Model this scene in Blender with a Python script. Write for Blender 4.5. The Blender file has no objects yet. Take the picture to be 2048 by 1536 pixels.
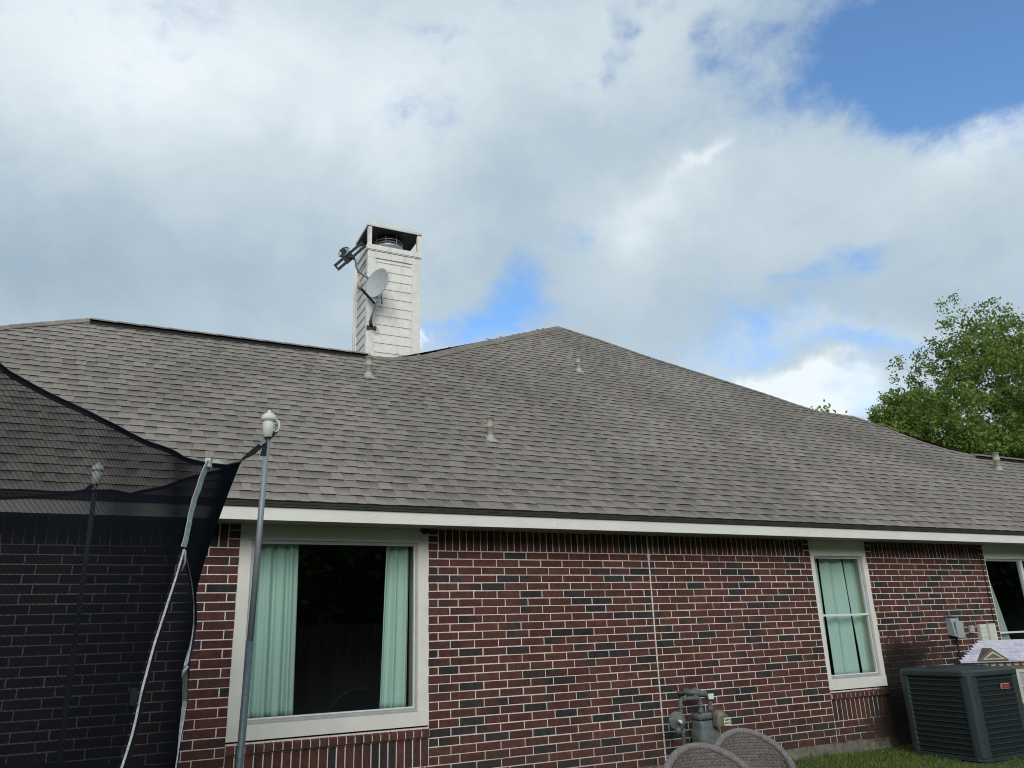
import bpy, math, random
import numpy as np
from mathutils import Vector, Matrix
random.seed(7); RNG = np.random.default_rng(11)
SC = bpy.context.scene
COL = SC.collection
R = math.radians

# ------------------------------------------------------------------ camera
CAMPOS = Vector((-2.8888, -7.2443, 1.4602))
FW = Vector((0.42747016, 0.85031312, 0.30698023))
RT = Vector((0.89770059, -0.43936566, -0.03303741))
UP = Vector((-0.10678443, -0.28969884, 0.9511423))
FPX = 1549.6
cd = bpy.data.cameras.new('camera'); cam = bpy.data.objects.new('camera', cd); COL.objects.link(cam)
cd.sensor_width = 36; cd.lens = 36 * FPX / 2048; cd.clip_start = 0.05; cd.clip_end = 3000
cam.matrix_world = Matrix(((RT.x, UP.x, -FW.x, CAMPOS.x), (RT.y, UP.y, -FW.y, CAMPOS.y), (RT.z, UP.z, -FW.z, CAMPOS.z), (0, 0, 0, 1)))
SC.camera = cam
SC.view_settings.view_transform = 'Standard'; SC.view_settings.look = 'None'
SC.view_settings.exposure = 0.36; SC.view_settings.gamma = 1.0; SC.view_settings.use_curve_mapping = False
SC.cycles.filter_width = 1.05; SC.cycles.max_bounces = 8; SC.cycles.transparent_max_bounces = 24
try:
    SC.cycles.use_denoising = True
except Exception:
    pass

# ------------------------------------------------------------------ sun and sky
SUN_EL, SUN_AZ = R(28), R(200)          # azimuth measured clockwise from +Y
sd = Vector((math.sin(SUN_AZ) * math.cos(SUN_EL), math.cos(SUN_AZ) * math.cos(SUN_EL), math.sin(SUN_EL)))
sl = bpy.data.lights.new('sun', 'SUN'); sun = bpy.data.objects.new('sun', sl); COL.objects.link(sun)
sl.energy = 1.45; sl.angle = R(32); sl.color = (1.0, 0.965, 0.92)
sun.rotation_euler = sd.to_track_quat('Z', 'Y').to_euler(); sun.location = (0, -20, 30)

W = bpy.data.worlds.new('World'); SC.world = W; W.use_nodes = True
wt = W.node_tree; wt.nodes.clear(); wn = wt.nodes; wl = wt.links
def N(nt, typ, **kw):
    n = nt.nodes.new(typ)
    for k, v in kw.items():
        if k == 'op': n.operation = v
        elif hasattr(n, k): setattr(n, k, v)
        else: n.inputs[k].default_value = v
    return n
def M(nt, op, a, b=None, c=None, clamp=False):
    n = nt.nodes.new('ShaderNodeMath'); n.operation = op; n.use_clamp = clamp
    for i, v in enumerate((a, b, c)):
        if v is None: continue
        if isinstance(v, (int, float)): n.inputs[i].default_value = v
        else: nt.links.new(v, n.inputs[i])
    return n.outputs[0]
def VM(nt, op, a, b=None):
    n = nt.nodes.new('ShaderNodeVectorMath'); n.operation = op
    for i, v in enumerate((a, b)):
        if v is None: continue
        if isinstance(v, (tuple, list, Vector)): n.inputs[i].default_value = v
        else: nt.links.new(v, n.inputs[i])
    return n
def MIX(nt, f, a, b):
    n = nt.nodes.new('ShaderNodeMix'); n.data_type = 'RGBA'
    for s, v in ((0, f), (6, a), (7, b)):
        if isinstance(v, (int, float)): n.inputs[s].default_value = v
        elif isinstance(v, (tuple, list)): n.inputs[s].default_value = (*v[:3], 1)
        else: nt.links.new(v, n.inputs[s])
    return n.outputs[2]
def SMOOTH(nt, v, a, b, lo=0.0, hi=1.0):
    n = nt.nodes.new('ShaderNodeMapRange'); n.interpolation_type = 'SMOOTHSTEP'
    nt.links.new(v, n.inputs[0]); n.inputs[1].default_value = a; n.inputs[2].default_value = b
    n.inputs[3].default_value = lo; n.inputs[4].default_value = hi
    return n.outputs[0]
def NOISE(nt, vec, scale, detail=5, rough=0.55, dist=0.0, out=0):
    n = nt.nodes.new('ShaderNodeTexNoise'); n.inputs['Scale'].default_value = scale
    n.inputs['Detail'].default_value = detail; n.inputs['Roughness'].default_value = rough
    n.inputs['Distortion'].default_value = dist
    if vec is not None: nt.links.new(vec, n.inputs['Vector'])
    return n.outputs[out]

tc = wn.new('ShaderNodeTexCoord')
dirn = VM(wt, 'NORMALIZE', tc.outputs['Generated']).outputs[0]
sky = wn.new('ShaderNodeTexSky'); sky.sky_type = 'NISHITA'; sky.sun_disc = False
sky.sun_elevation = SUN_EL; sky.sun_rotation = SUN_AZ
sky.air_density = 1.0; sky.dust_density = 0.6; sky.ozone_density = 1.6
su = VM(wt, 'DOT_PRODUCT', dirn, tuple(RT)).outputs['Value']
sv = VM(wt, 'DOT_PRODUCT', dirn, tuple(UP)).outputs['Value']
warp = NOISE(wt, dirn, 3.2, 7, 0.62, 0.3, 1)
wv = VM(wt, 'SUBTRACT', warp, (0.5, 0.5, 0.5)).outputs[0]
wsep = wn.new('ShaderNodeSeparateXYZ'); wl.new(wv, wsep.inputs[0])
suw = M(wt, 'MULTIPLY_ADD', wsep.outputs[0], 0.22, su)
svw = M(wt, 'MULTIPLY_ADD', wsep.outputs[1], 0.22, sv)
def dcoord(x, y):
    v = FW + RT * ((x - 1024) / FPX) - UP * ((y - 768) / FPX); v.normalize()
    return v.dot(RT), v.dot(UP)
def patches(lst):
    tot = None
    for x, y, sx, sy, amp, rot in lst:
        a, b = dcoord(x, y); k = FPX
        da = M(wt, 'SUBTRACT', suw, a); db = M(wt, 'SUBTRACT', svw, b)
        c, s = math.cos(R(rot)), math.sin(R(rot))
        p = M(wt, 'ADD', M(wt, 'MULTIPLY', da, c * k / sx), M(wt, 'MULTIPLY', db, s * k / sx))
        q = M(wt, 'ADD', M(wt, 'MULTIPLY', da, -s * k / sy), M(wt, 'MULTIPLY', db, c * k / sy))
        r2 = M(wt, 'ADD', M(wt, 'MULTIPLY', p, p), M(wt, 'MULTIPLY', q, q))
        g = M(wt, 'MULTIPLY', M(wt, 'EXPONENT', M(wt, 'MULTIPLY', r2, -1.0)), amp)
        tot = g if tot is None else M(wt, 'ADD', tot, g)
    return tot
fb = NOISE(wt, dirn, 2.6, 9, 0.62, 0.4)
fb2 = NOISE(wt, dirn, 1.3, 4, 0.5, 0.2)
fb3 = NOISE(wt, dirn, 7.0, 7, 0.62, 0.3)
wst = VM(wt, 'MULTIPLY', dirn, (1.0, 1.0, 1.7)).outputs[0]
fb4 = NOISE(wt, wst, 15.0, 9, 0.66, 0.15)
BLUE = patches([(2000, 40, 250, 140, 1.4, 0), (1850, 150, 110, 90, 0.7, 20), (200, 520, 520, 200, -0.35, 0), (1480, 100, 170, 110, 0.34, 0), (1600, 190, 150, 75, 0.36, 20), (1660, 60, 90, 70, 0.25, 0),
                (1020, 570, 85, 100, 0.85, 0), (950, 660, 110, 50, 0.9, 15), (1150, 470, 60, 30, 0.3, 0), (1700, 530, 60, 42, 0.7, 35),
                (1585, 585, 45, 30, 0.4, 0), (1500, 650, 170, 45, 0.45, -5), (1740, 705, 190, 26, 0.45, 0), (1740, 800, 80, 60, 0.3, 0), (1215, 70, 30, 50, 0.4, -15), (1370, 75, 25, 45, 0.3, 0)])
clear = M(wt, 'ADD', M(wt, 'ADD', M(wt, 'MULTIPLY_ADD', fb, 0.9, -0.45), M(wt, 'MULTIPLY_ADD', fb3, 1.5, -0.75)), M(wt, 'ADD', M(wt, 'MULTIPLY_ADD', fb4, 1.1, -0.55), BLUE))
clear = SMOOTH(wt, clear, 0.0, 0.95)
BR = patches([(330, 130, 480, 190, 0.44, 0), (1378, 335, 40, 14, 0.35, 45), (1310, 410, 80, 60, 0.22, 40), (1500, 800, 120, 46, 1.1, -8), (1640, 790, 100, 42, 0.95, 0),
              (852, 692, 16, 14, 0.8, 0), (2010, 250, 130, 70, 0.45, 30), (1250, 440, 160, 90, 0.22, 0), (1100, 90, 350, 120, 0.2, 0), (1650, 690, 200, 20, 0.25, 0), (760, 340, 160, 130, 0.12, 0),
              (300, 560, 420, 120, -0.22, 0), (60, 400, 220, 180, -0.20, 0), (1020, 380, 240, 120, -0.16, 0), (1650, 620, 420, 50, -0.06, 0), (1650, 400, 420, 170, 0.13, 0), (520, 300, 200, 100, -0.1, 0), (1950, 520, 220, 100, -0.06, 0)])
br = M(wt, 'ADD', M(wt, 'ADD', M(wt, 'ADD', M(wt, 'MULTIPLY_ADD', fb, 0.7, 0.06), M(wt, 'ADD', M(wt, 'MULTIPLY_ADD', fb3, 0.3, -0.15), M(wt, 'MULTIPLY_ADD', fb4, 0.22, -0.11))), M(wt, 'MULTIPLY_ADD', fb2, 0.3, -0.15)), BR)
ramp = wn.new('ShaderNodeValToRGB'); cr = ramp.color_ramp
wl.new(br, ramp.inputs[0])
cr.elements[0].position = 0.0; cr.elements[0].color = (0.265, 0.35, 0.43, 1)
cr.elements[1].position = 1.0; cr.elements[1].color = (0.69, 0.75, 0.785, 1)
e = cr.elements.new(0.33); e.color = (0.36, 0.45, 0.52, 1)
e = cr.elements.new(0.62); e.color = (0.48, 0.56, 0.61, 1)
STR = 0.1
cl10 = VM(wt, 'SCALE', ramp.outputs[0]); cl10.inputs['Scale'].default_value = 1 / STR
skb = VM(wt, 'MULTIPLY', sky.outputs[0], (1.1, 1.42, 1.68)).outputs[0]
final = MIX(wt, clear, cl10.outputs[0], skb)
# the ground side of the world stays a dull green grey
hz = wn.new('ShaderNodeSeparateXYZ'); wl.new(dirn, hz.inputs[0])
final = MIX(wt, SMOOTH(wt, hz.outputs[2], -0.06, 0.0, 1.0, 0.0), final, (1.2, 1.4, 1.1))
bg = wn.new('ShaderNodeBackground'); bg.inputs[1].default_value = STR
wl.new(final, bg.inputs[0]); wo = wn.new('ShaderNodeOutputWorld'); wl.new(bg.outputs[0], wo.inputs[0])

# ------------------------------------------------------------------ materials
MAT = {}
def mat(name, col=(0.5, 0.5, 0.5), rough=0.7, metal=0.0, attr=None, nscale=0, namp=0.0, bump=0.0, bscale=60, stretch=None, spec=0.35, extra=None):
    m = bpy.data.materials.new(name); m.use_nodes = True; nt = m.node_tree
    b = nt.nodes['Principled BSDF']
    b.inputs['Roughness'].default_value = rough; b.inputs['Metallic'].default_value = metal
    b.inputs['Specular IOR Level'].default_value = spec
    geo = nt.nodes.new('ShaderNodeTexCoord')
    vec = geo.outputs['Object']
    if stretch:
        vec = VM(nt, 'MULTIPLY', vec, stretch).outputs[0]
    if attr:
        a = nt.nodes.new('ShaderNodeAttribute'); a.attribute_name = attr; c = a.outputs['Color']
    else:
        r = nt.nodes.new('ShaderNodeRGB'); r.outputs[0].default_value = (*col, 1); c = r.outputs[0]
    if nscale:
        n = NOISE(nt, vec, nscale, 6, 0.6)
        f = SMOOTH(nt, n, 0.25, 0.75, 1 - namp, 1 + namp)
        s = VM(nt, 'SCALE', c); nt.links.new(f, s.inputs['Scale']); c = s.outputs[0]
    if extra: c = extra(nt, vec, c, b)
    nt.links.new(c, b.inputs['Base Color'])
    if bump:
        n = NOISE(nt, vec, bscale, 5, 0.6)
        bp = nt.nodes.new('ShaderNodeBump'); bp.inputs['Strength'].default_value = bump; bp.inputs['Distance'].default_value = 0.004
        nt.links.new(n, bp.inputs['Height']); nt.links.new(bp.outputs[0], b.inputs['Normal'])
    MAT[name] = m
    return m
def worldpos(nt):
    return nt.nodes.new('ShaderNodeNewGeometry').outputs['Position']
def wall_stain(nt, vec, c, b):
    # soot and algae left by damp beside the condenser, and a little dirt near the footing
    p = worldpos(nt); s = nt.nodes.new('ShaderNodeSeparateXYZ'); nt.links.new(p, s.inputs[0])
    st = VM(nt, 'MULTIPLY', p, (3.0, 3.0, 1.3)).outputs[0]
    n = NOISE(nt, st, 3.2, 9, 0.72, 0.8)
    tot = None
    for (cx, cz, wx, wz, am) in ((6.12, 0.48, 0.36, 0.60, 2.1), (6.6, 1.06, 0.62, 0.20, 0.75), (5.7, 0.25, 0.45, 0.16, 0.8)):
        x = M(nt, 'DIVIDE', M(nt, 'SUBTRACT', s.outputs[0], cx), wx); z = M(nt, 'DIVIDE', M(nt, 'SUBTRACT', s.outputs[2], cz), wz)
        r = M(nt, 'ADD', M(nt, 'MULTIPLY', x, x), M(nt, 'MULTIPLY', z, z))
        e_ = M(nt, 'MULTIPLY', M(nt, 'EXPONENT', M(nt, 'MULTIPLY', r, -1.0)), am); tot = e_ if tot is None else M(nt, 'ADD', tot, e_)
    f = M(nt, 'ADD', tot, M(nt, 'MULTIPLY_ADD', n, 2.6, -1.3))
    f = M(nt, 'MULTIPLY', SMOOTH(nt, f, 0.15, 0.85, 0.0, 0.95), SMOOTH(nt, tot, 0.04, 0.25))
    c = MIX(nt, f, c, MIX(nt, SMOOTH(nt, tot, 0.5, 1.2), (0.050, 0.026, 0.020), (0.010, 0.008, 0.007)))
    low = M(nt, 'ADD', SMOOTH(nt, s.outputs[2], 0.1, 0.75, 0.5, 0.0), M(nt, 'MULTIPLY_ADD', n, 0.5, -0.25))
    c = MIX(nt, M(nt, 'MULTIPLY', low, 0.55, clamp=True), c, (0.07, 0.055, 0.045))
    return c
def brick_extra(nt, vec, c, b):
    p = worldpos(nt)
    g = NOISE(nt, p, 240, 3, 0.7)
    s = VM(nt, 'SCALE', c); nt.links.new(SMOOTH(nt, g, 0.3, 0.7, 0.72, 1.3), s.inputs['Scale']); c = s.outputs[0]
    g2 = NOISE(nt, p, 17, 4, 0.6)
    s = VM(nt, 'SCALE', c); nt.links.new(SMOOTH(nt, g2, 0.3, 0.7, 0.8, 1.2), s.inputs['Scale']); c = s.outputs[0]
    g3 = NOISE(nt, p, 1.1, 5, 0.65)
    s = VM(nt, 'SCALE', c); nt.links.new(SMOOTH(nt, g3, 0.3, 0.7, 0.84, 1.16), s.inputs['Scale']); c = s.outputs[0]
    w = NOISE(nt, p, 31, 2, 0.5)
    c = MIX(nt, SMOOTH(nt, w, 0.74, 0.8, 0, 0.45), c, (0.35, 0.3, 0.27))
    return wall_stain(nt, vec, c, b)
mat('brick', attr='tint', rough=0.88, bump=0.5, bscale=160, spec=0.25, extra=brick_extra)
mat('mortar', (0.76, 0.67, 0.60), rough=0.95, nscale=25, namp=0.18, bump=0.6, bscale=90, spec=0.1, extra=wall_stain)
def conc(nt, vec, c, b):
    p = worldpos(nt)
    n = NOISE(nt, p, 6, 7, 0.7, 0.6)
    c = MIX(nt, SMOOTH(nt, n, 0.42, 0.7, 0, 0.8), c, (0.045, 0.05, 0.03))
    w = NOISE(nt, p, 26, 3, 0.5)
    c = MIX(nt, SMOOTH(nt, w, 0.70, 0.74, 0, 0.8), c, (0.5, 0.48, 0.42))
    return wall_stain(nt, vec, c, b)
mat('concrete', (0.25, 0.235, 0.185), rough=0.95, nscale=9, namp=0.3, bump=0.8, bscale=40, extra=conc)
def shingle_extra(nt, vec, c, b):
    p = worldpos(nt)
    g = NOISE(nt, p, 330, 2, 0.8)
    s = VM(nt, 'SCALE', c); nt.links.new(SMOOTH(nt, g, 0.25, 0.75, 0.55, 1.5), s.inputs['Scale']); c = s.outputs[0]
    g = NOISE(nt, p, 45, 3, 0.6)
    s = VM(nt, 'SCALE', c); nt.links.new(SMOOTH(nt, g, 0.3, 0.7, 0.87, 1.13), s.inputs['Scale']); c = s.outputs[0]
    g = NOISE(nt, p, 0.55, 4, 0.6)
    s = VM(nt, 'SCALE', c); nt.links.new(SMOOTH(nt, g, 0.3, 0.7, 0.86, 1.13), s.inputs['Scale']); c = s.outputs[0]
    return c
mat('shingle', attr='tint', rough=0.95, bump=0.6, bscale=300, spec=0.15, extra=shingle_extra)
def grain(nt, vec, c, b):
    v = VM(nt, 'MULTIPLY', worldpos(nt), (1.2, 8, 26)).outputs[0]
    n = NOISE(nt, v, 5, 5, 0.6, 1.5)
    bp = nt.nodes.new('ShaderNodeBump'); bp.inputs['Strength'].default_value = 0.5; bp.inputs['Distance'].default_value = 0.004
    nt.links.new(n, bp.inputs['Height']); nt.links.new(bp.outputs[0], b.inputs['Normal'])
    return MIX(nt, SMOOTH(nt, n, 0.5, 0.75, 0, 0.3), c, (0.5, 0.49, 0.44))
mat('trim_paint', (0.77, 0.755, 0.69), rough=0.6, nscale=3, namp=0.05, extra=grain)
mat('casing_paint', (0.75, 0.735, 0.675), rough=0.5, nscale=4, namp=0.06, bump=0.15, bscale=50)
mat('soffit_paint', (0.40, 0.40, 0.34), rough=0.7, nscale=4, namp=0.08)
def chim(nt, vec, c, b):
    p = worldpos(nt); v = VM(nt, 'MULTIPLY', p, (4, 4, 1.0)).outputs[0]
    n = NOISE(nt, v, 2.0, 7, 0.65, 0.4)
    c = MIX(nt, SMOOTH(nt, n, 0.48, 0.75, 0, 0.5), c, (0.36, 0.34, 0.25))
    return c
mat('chimney_paint', (0.73, 0.70, 0.65), rough=0.65, nscale=14, namp=0.07, bump=0.2, bscale=70, extra=chim)
mat('drip_metal', (0.045, 0.048, 0.043), rough=0.95, spec=0.05, nscale=5, namp=0.15)
mat('vent_black', (0.012, 0.012, 0.014), rough=0.8)
mat('frame_white', (0.74, 0.75, 0.75), rough=0.4)
mat('aluminium', (0.50, 0.50, 0.49), rough=0.4, metal=0.3, nscale=12, namp=0.1)
mat('galvanised', (0.40, 0.43, 0.45), rough=0.45, metal=0.55, nscale=16, namp=0.3, bump=0.2, bscale=60)
def rust(nt, vec, c, b):
    n = NOISE(nt, worldpos(nt), 24, 6, 0.7, 0.8)
    c = MIX(nt, SMOOTH(nt, n, 0.52, 0.62, 0, 0.75), c, (0.30, 0.32, 0.35))
    n2 = NOISE(nt, worldpos(nt), 35, 6, 0.7, 0.8)
    return MIX(nt, SMOOTH(nt, n2, 0.64, 0.7, 0, 0.85), c, (0.09, 0.045, 0.035))
mat('pole_metal', (0.24, 0.28, 0.30), rough=0.5, metal=0.3, extra=rust)
mat('sleeve_metal', (0.085, 0.115, 0.122), rough=0.5, metal=0.2, nscale=30, namp=0.2)
mat('pole_cap', (0.62, 0.63, 0.60), rough=0.45, nscale=20, namp=0.1)
mat('webbing_black', (0.012, 0.013, 0.018), rough=0.85, bump=0.4, bscale=500)
mat('webbing_grey', (0.52, 0.58, 0.58), rough=0.8, nscale=45, namp=0.25, bump=0.6, bscale=90)
mat('zip_tape', (0.46, 0.48, 0.48), rough=0.7, nscale=150, namp=0.5)
mat('buckle_grey', (0.20, 0.24, 0.28), rough=0.5)
mat('foam_blue', (0.02, 0.035, 0.07), rough=0.6)
mat('pvc_beige', (0.36, 0.34, 0.27), rough=0.6, nscale=20, namp=0.15)
mat('lid_metal', (0.58, 0.58, 0.55), rough=0.5, nscale=4, namp=0.1)
mat('lead', (0.38, 0.37, 0.36), rough=0.55, nscale=5, namp=0.12)
mat('dish_grey', (0.44, 0.46, 0.47), rough=0.5, nscale=8, namp=0.06)
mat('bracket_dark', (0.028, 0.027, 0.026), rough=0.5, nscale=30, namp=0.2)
mat('mast_grey', (0.36, 0.38, 0.39), rough=0.4, metal=0.4, nscale=20, namp=0.15)
mat('meter_paint', (0.130, 0.155, 0.148), rough=0.5, nscale=24, namp=0.25, bump=0.2, bscale=60)
mat('meter_pipe', (0.130, 0.142, 0.142), rough=0.55, nscale=24, namp=0.3, bump=0.3, bscale=80)
mat('meter_index', (0.17, 0.15, 0.11), rough=0.35, nscale=10, namp=0.3)
mat('label_paper', (0.62, 0.66, 0.52), rough=0.6, nscale=90, namp=0.25)
mat('white_tag', (0.75, 0.76, 0.76), rough=0.6)
mat('ink', (0.03, 0.03, 0.03), rough=0.7)
mat('box_grey', (0.42, 0.45, 0.46), rough=0.45, metal=0.2, nscale=12, namp=0.12)
mat('box_white', (0.62, 0.64, 0.56), rough=0.5, nscale=12, namp=0.06)
mat('cable_black', (0.012, 0.012, 0.013), rough=0.6)
mat('sealant', (0.66, 0.64, 0.60), rough=0.8, nscale=40, namp=0.2, bump=0.8, bscale=90)
mat('ac_green', (0.034, 0.050, 0.050), rough=0.5, nscale=10, namp=0.12, spec=0.4)
mat('ac_inside', (0.014, 0.021, 0.022), rough=0.8)
mat('badge_red', (0.30, 0.03, 0.045), rough=0.4)
mat('badge_print', (0.36, 0.12, 0.13), rough=0.5)
mat('badge_silver', (0.6, 0.5, 0.5), rough=0.4)
mat('toy_roof', (0.62, 0.60, 0.68), rough=0.7, nscale=14, namp=0.12)
mat('toy_roof_line', (0.48, 0.48, 0.60), rough=0.7)
mat('toy_brown', (0.17, 0.135, 0.10), rough=0.7, nscale=12, namp=0.15)
mat('toy_cream', (0.60, 0.57, 0.48), rough=0.7, nscale=12, namp=0.1)
mat('wicker', (0.155, 0.134, 0.120), rough=0.6, nscale=60, namp=0.35, bump=0.3, bscale=300)
mat('wicker_rim', (0.205, 0.183, 0.172), rough=0.6, nscale=90, namp=0.4, bump=0.8, bscale=160)
mat('bark', (0.055, 0.045, 0.035), rough=0.95, nscale=8, namp=0.3, bump=0.8, bscale=12)
mat('interior', (0.09, 0.11, 0.13), rough=0.9)
mat('jamb_beige', (0.60, 0.57, 0.44), rough=0.8)
mat('fence_wood', (0.16, 0.12, 0.085), rough=0.9, nscale=5, namp=0.3, stretch=(1, 1, 0.1))
mat('nest', (0.02, 0.018, 0.022), rough=0.95, bump=0.8, bscale=70)
def fab(nt, vec, c, b):
    b.inputs['Subsurface Weight'].default_value = 0.0
    return c
mat('curtain_pale', (0.40, 0.46, 0.43), rough=0.9, nscale=120, namp=0.05, spec=0.1)
mat('curtain', (0.50, 0.66, 0.615), rough=0.9, nscale=120, namp=0.05, spec=0.1)
def leafmat(name, c1, c2):
    m = bpy.data.materials.new(name); m.use_nodes = True; nt = m.node_tree; b = nt.nodes['Principled BSDF']
    a = nt.nodes.new('ShaderNodeAttribute'); a.attribute_name = 'tint'
    s = nt.nodes.new('ShaderNodeSeparateColor'); nt.links.new(a.outputs['Color'], s.inputs[0])
    c = MIX(nt, s.outputs[0], c1, c2)
    nt.links.new(c, b.inputs['Base Color']); b.inputs['Roughness'].default_value = 0.5; b.inputs['Specular IOR Level'].default_value = 0.4
    tr = nt.nodes.new('ShaderNodeBsdfTranslucent'); nt.links.new(c, tr.inputs[0])
    mx = nt.nodes.new('ShaderNodeMixShader'); mx.inputs[0].default_value = 0.35
    nt.links.new(b.outputs[0], mx.inputs[1]); nt.links.new(tr.outputs[0], mx.inputs[2])
    nt.links.new(mx.outputs[0], nt.nodes['Material Output'].inputs[0]); MAT[name] = m
leafmat('leaf', (0.085, 0.145, 0.022), (0.25, 0.33, 0.062))
leafmat('grass_blade', (0.075, 0.13, 0.020), (0.23, 0.30, 0.07))
def ground_extra(nt, vec, c, b):
    p = worldpos(nt); n = NOISE(nt, p, 1.3, 6, 0.6); n2 = NOISE(nt, p, 30, 5, 0.7)
    c = MIX(nt, SMOOTH(nt, n, 0.35, 0.7), (0.05, 0.075, 0.02), (0.085, 0.10, 0.035))
    return MIX(nt, SMOOTH(nt, n2, 0.4, 0.7), c, (0.05, 0.04, 0.025))
mat('lawn', (0.06, 0.08, 0.02), rough=0.95, bump=0.8, bscale=60, extra=ground_extra)
# glass: real reflection over a clear pane
def glassmat(name, tintc, extra_dark=0.0):
    m = bpy.data.materials.new(name); m.use_nodes = True; nt = m.node_tree; nt.nodes.clear()
    tr = nt.nodes.new('ShaderNodeBsdfTransparent'); tr.inputs[0].default_value = (*tintc, 1)
    gl = nt.nodes.new('ShaderNodeBsdfGlossy'); gl.inputs['Roughness'].default_value = 0.01
    ge = nt.nodes.new('ShaderNodeNewGeometry'); cs = M(nt, 'ABSOLUTE', VM(nt, 'DOT_PRODUCT', ge.outputs['Incoming'], None).outputs['Value'])
    dn = [n for n in nt.nodes if n.type == 'VECT_MATH'][-1]; nt.links.new(ge.outputs['Normal'], dn.inputs[1])
    sch = M(nt, 'MULTIPLY_ADD', M(nt, 'POWER', M(nt, 'SUBTRACT', 1.0, cs, clamp=True), 5.0), 0.93, 0.075, clamp=True)
    mx = nt.nodes.new('ShaderNodeMixShader'); nt.links.new(sch, mx.inputs[0])
    nt.links.new(tr.outputs[0], mx.inputs[1]); nt.links.new(gl.outputs[0], mx.inputs[2])
    o = nt.nodes.new('ShaderNodeOutputMaterial'); nt.links.new(mx.outputs[0], o.inputs[0]); MAT[name] = m
glassmat('glass', (0.88, 0.94, 0.90))
def screenmat(name, cover, col, hatch=None, hcol=1.0):
    # woven mesh too fine to model: threads cover part of the area, more when seen at a slant
    m = bpy.data.materials.new(name); m.use_nodes = True; nt = m.node_tree; nt.nodes.clear()
    tr = nt.nodes.new('ShaderNodeBsdfTransparent')
    df = nt.nodes.new('ShaderNodeBsdfDiffuse'); df.inputs[0].default_value = (*col, 1)
    uv = nt.nodes.new('ShaderNodeUVMap')
    cov = cover
    if hatch:
        w = nt.nodes.new('ShaderNodeTexWave'); w.inputs['Scale'].default_value = hatch; w.inputs['Distortion'].default_value = 0.6
        w.inputs['Detail'].default_value = 1; w.bands_direction = 'DIAGONAL'; nt.links.new(uv.outputs[0], w.inputs[0])
        n = NOISE(nt, uv.outputs[0], 5, 3, 0.5)
        cov = M(nt, 'ADD', M(nt, 'MULTIPLY_ADD', w.outputs[1], 0.16, cover - 0.08), M(nt, 'MULTIPLY_ADD', n, 0.10, -0.05))
    ge = nt.nodes.new('ShaderNodeNewGeometry'); dp = VM(nt, 'DOT_PRODUCT', ge.outputs['Incoming'], None); nt.links.new(ge.outputs['Normal'], dp.inputs[1])
    cs = M(nt, 'MAXIMUM', M(nt, 'ABSOLUTE', dp.outputs['Value']), 0.16)
    # a slanted ray crosses more thread: open share = (1 - cover) ** (1 / cos)
    cov = M(nt, 'SUBTRACT', 1.0, M(nt, 'POWER', M(nt, 'SUBTRACT', 1.0, cov), M(nt, 'DIVIDE', 1.0, cs)), clamp=True)
    mx = nt.nodes.new('ShaderNodeMixShader'); nt.links.new(cov, mx.inputs[0])
    nt.links.new(tr.outputs[0], mx.inputs[1]); nt.links.new(df.outputs[0], mx.inputs[2])
    o = nt.nodes.new('ShaderNodeOutputMaterial'); nt.links.new(mx.outputs[0], o.inputs[0]); MAT[name] = m
screenmat('net_mesh', 0.56, (0.012, 0.014, 0.019), 26.0)
screenmat('net_hem', 0.93, (0.014, 0.016, 0.024))
screenmat('insect_screen', 0.55, (0.03, 0.037, 0.037))

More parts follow.
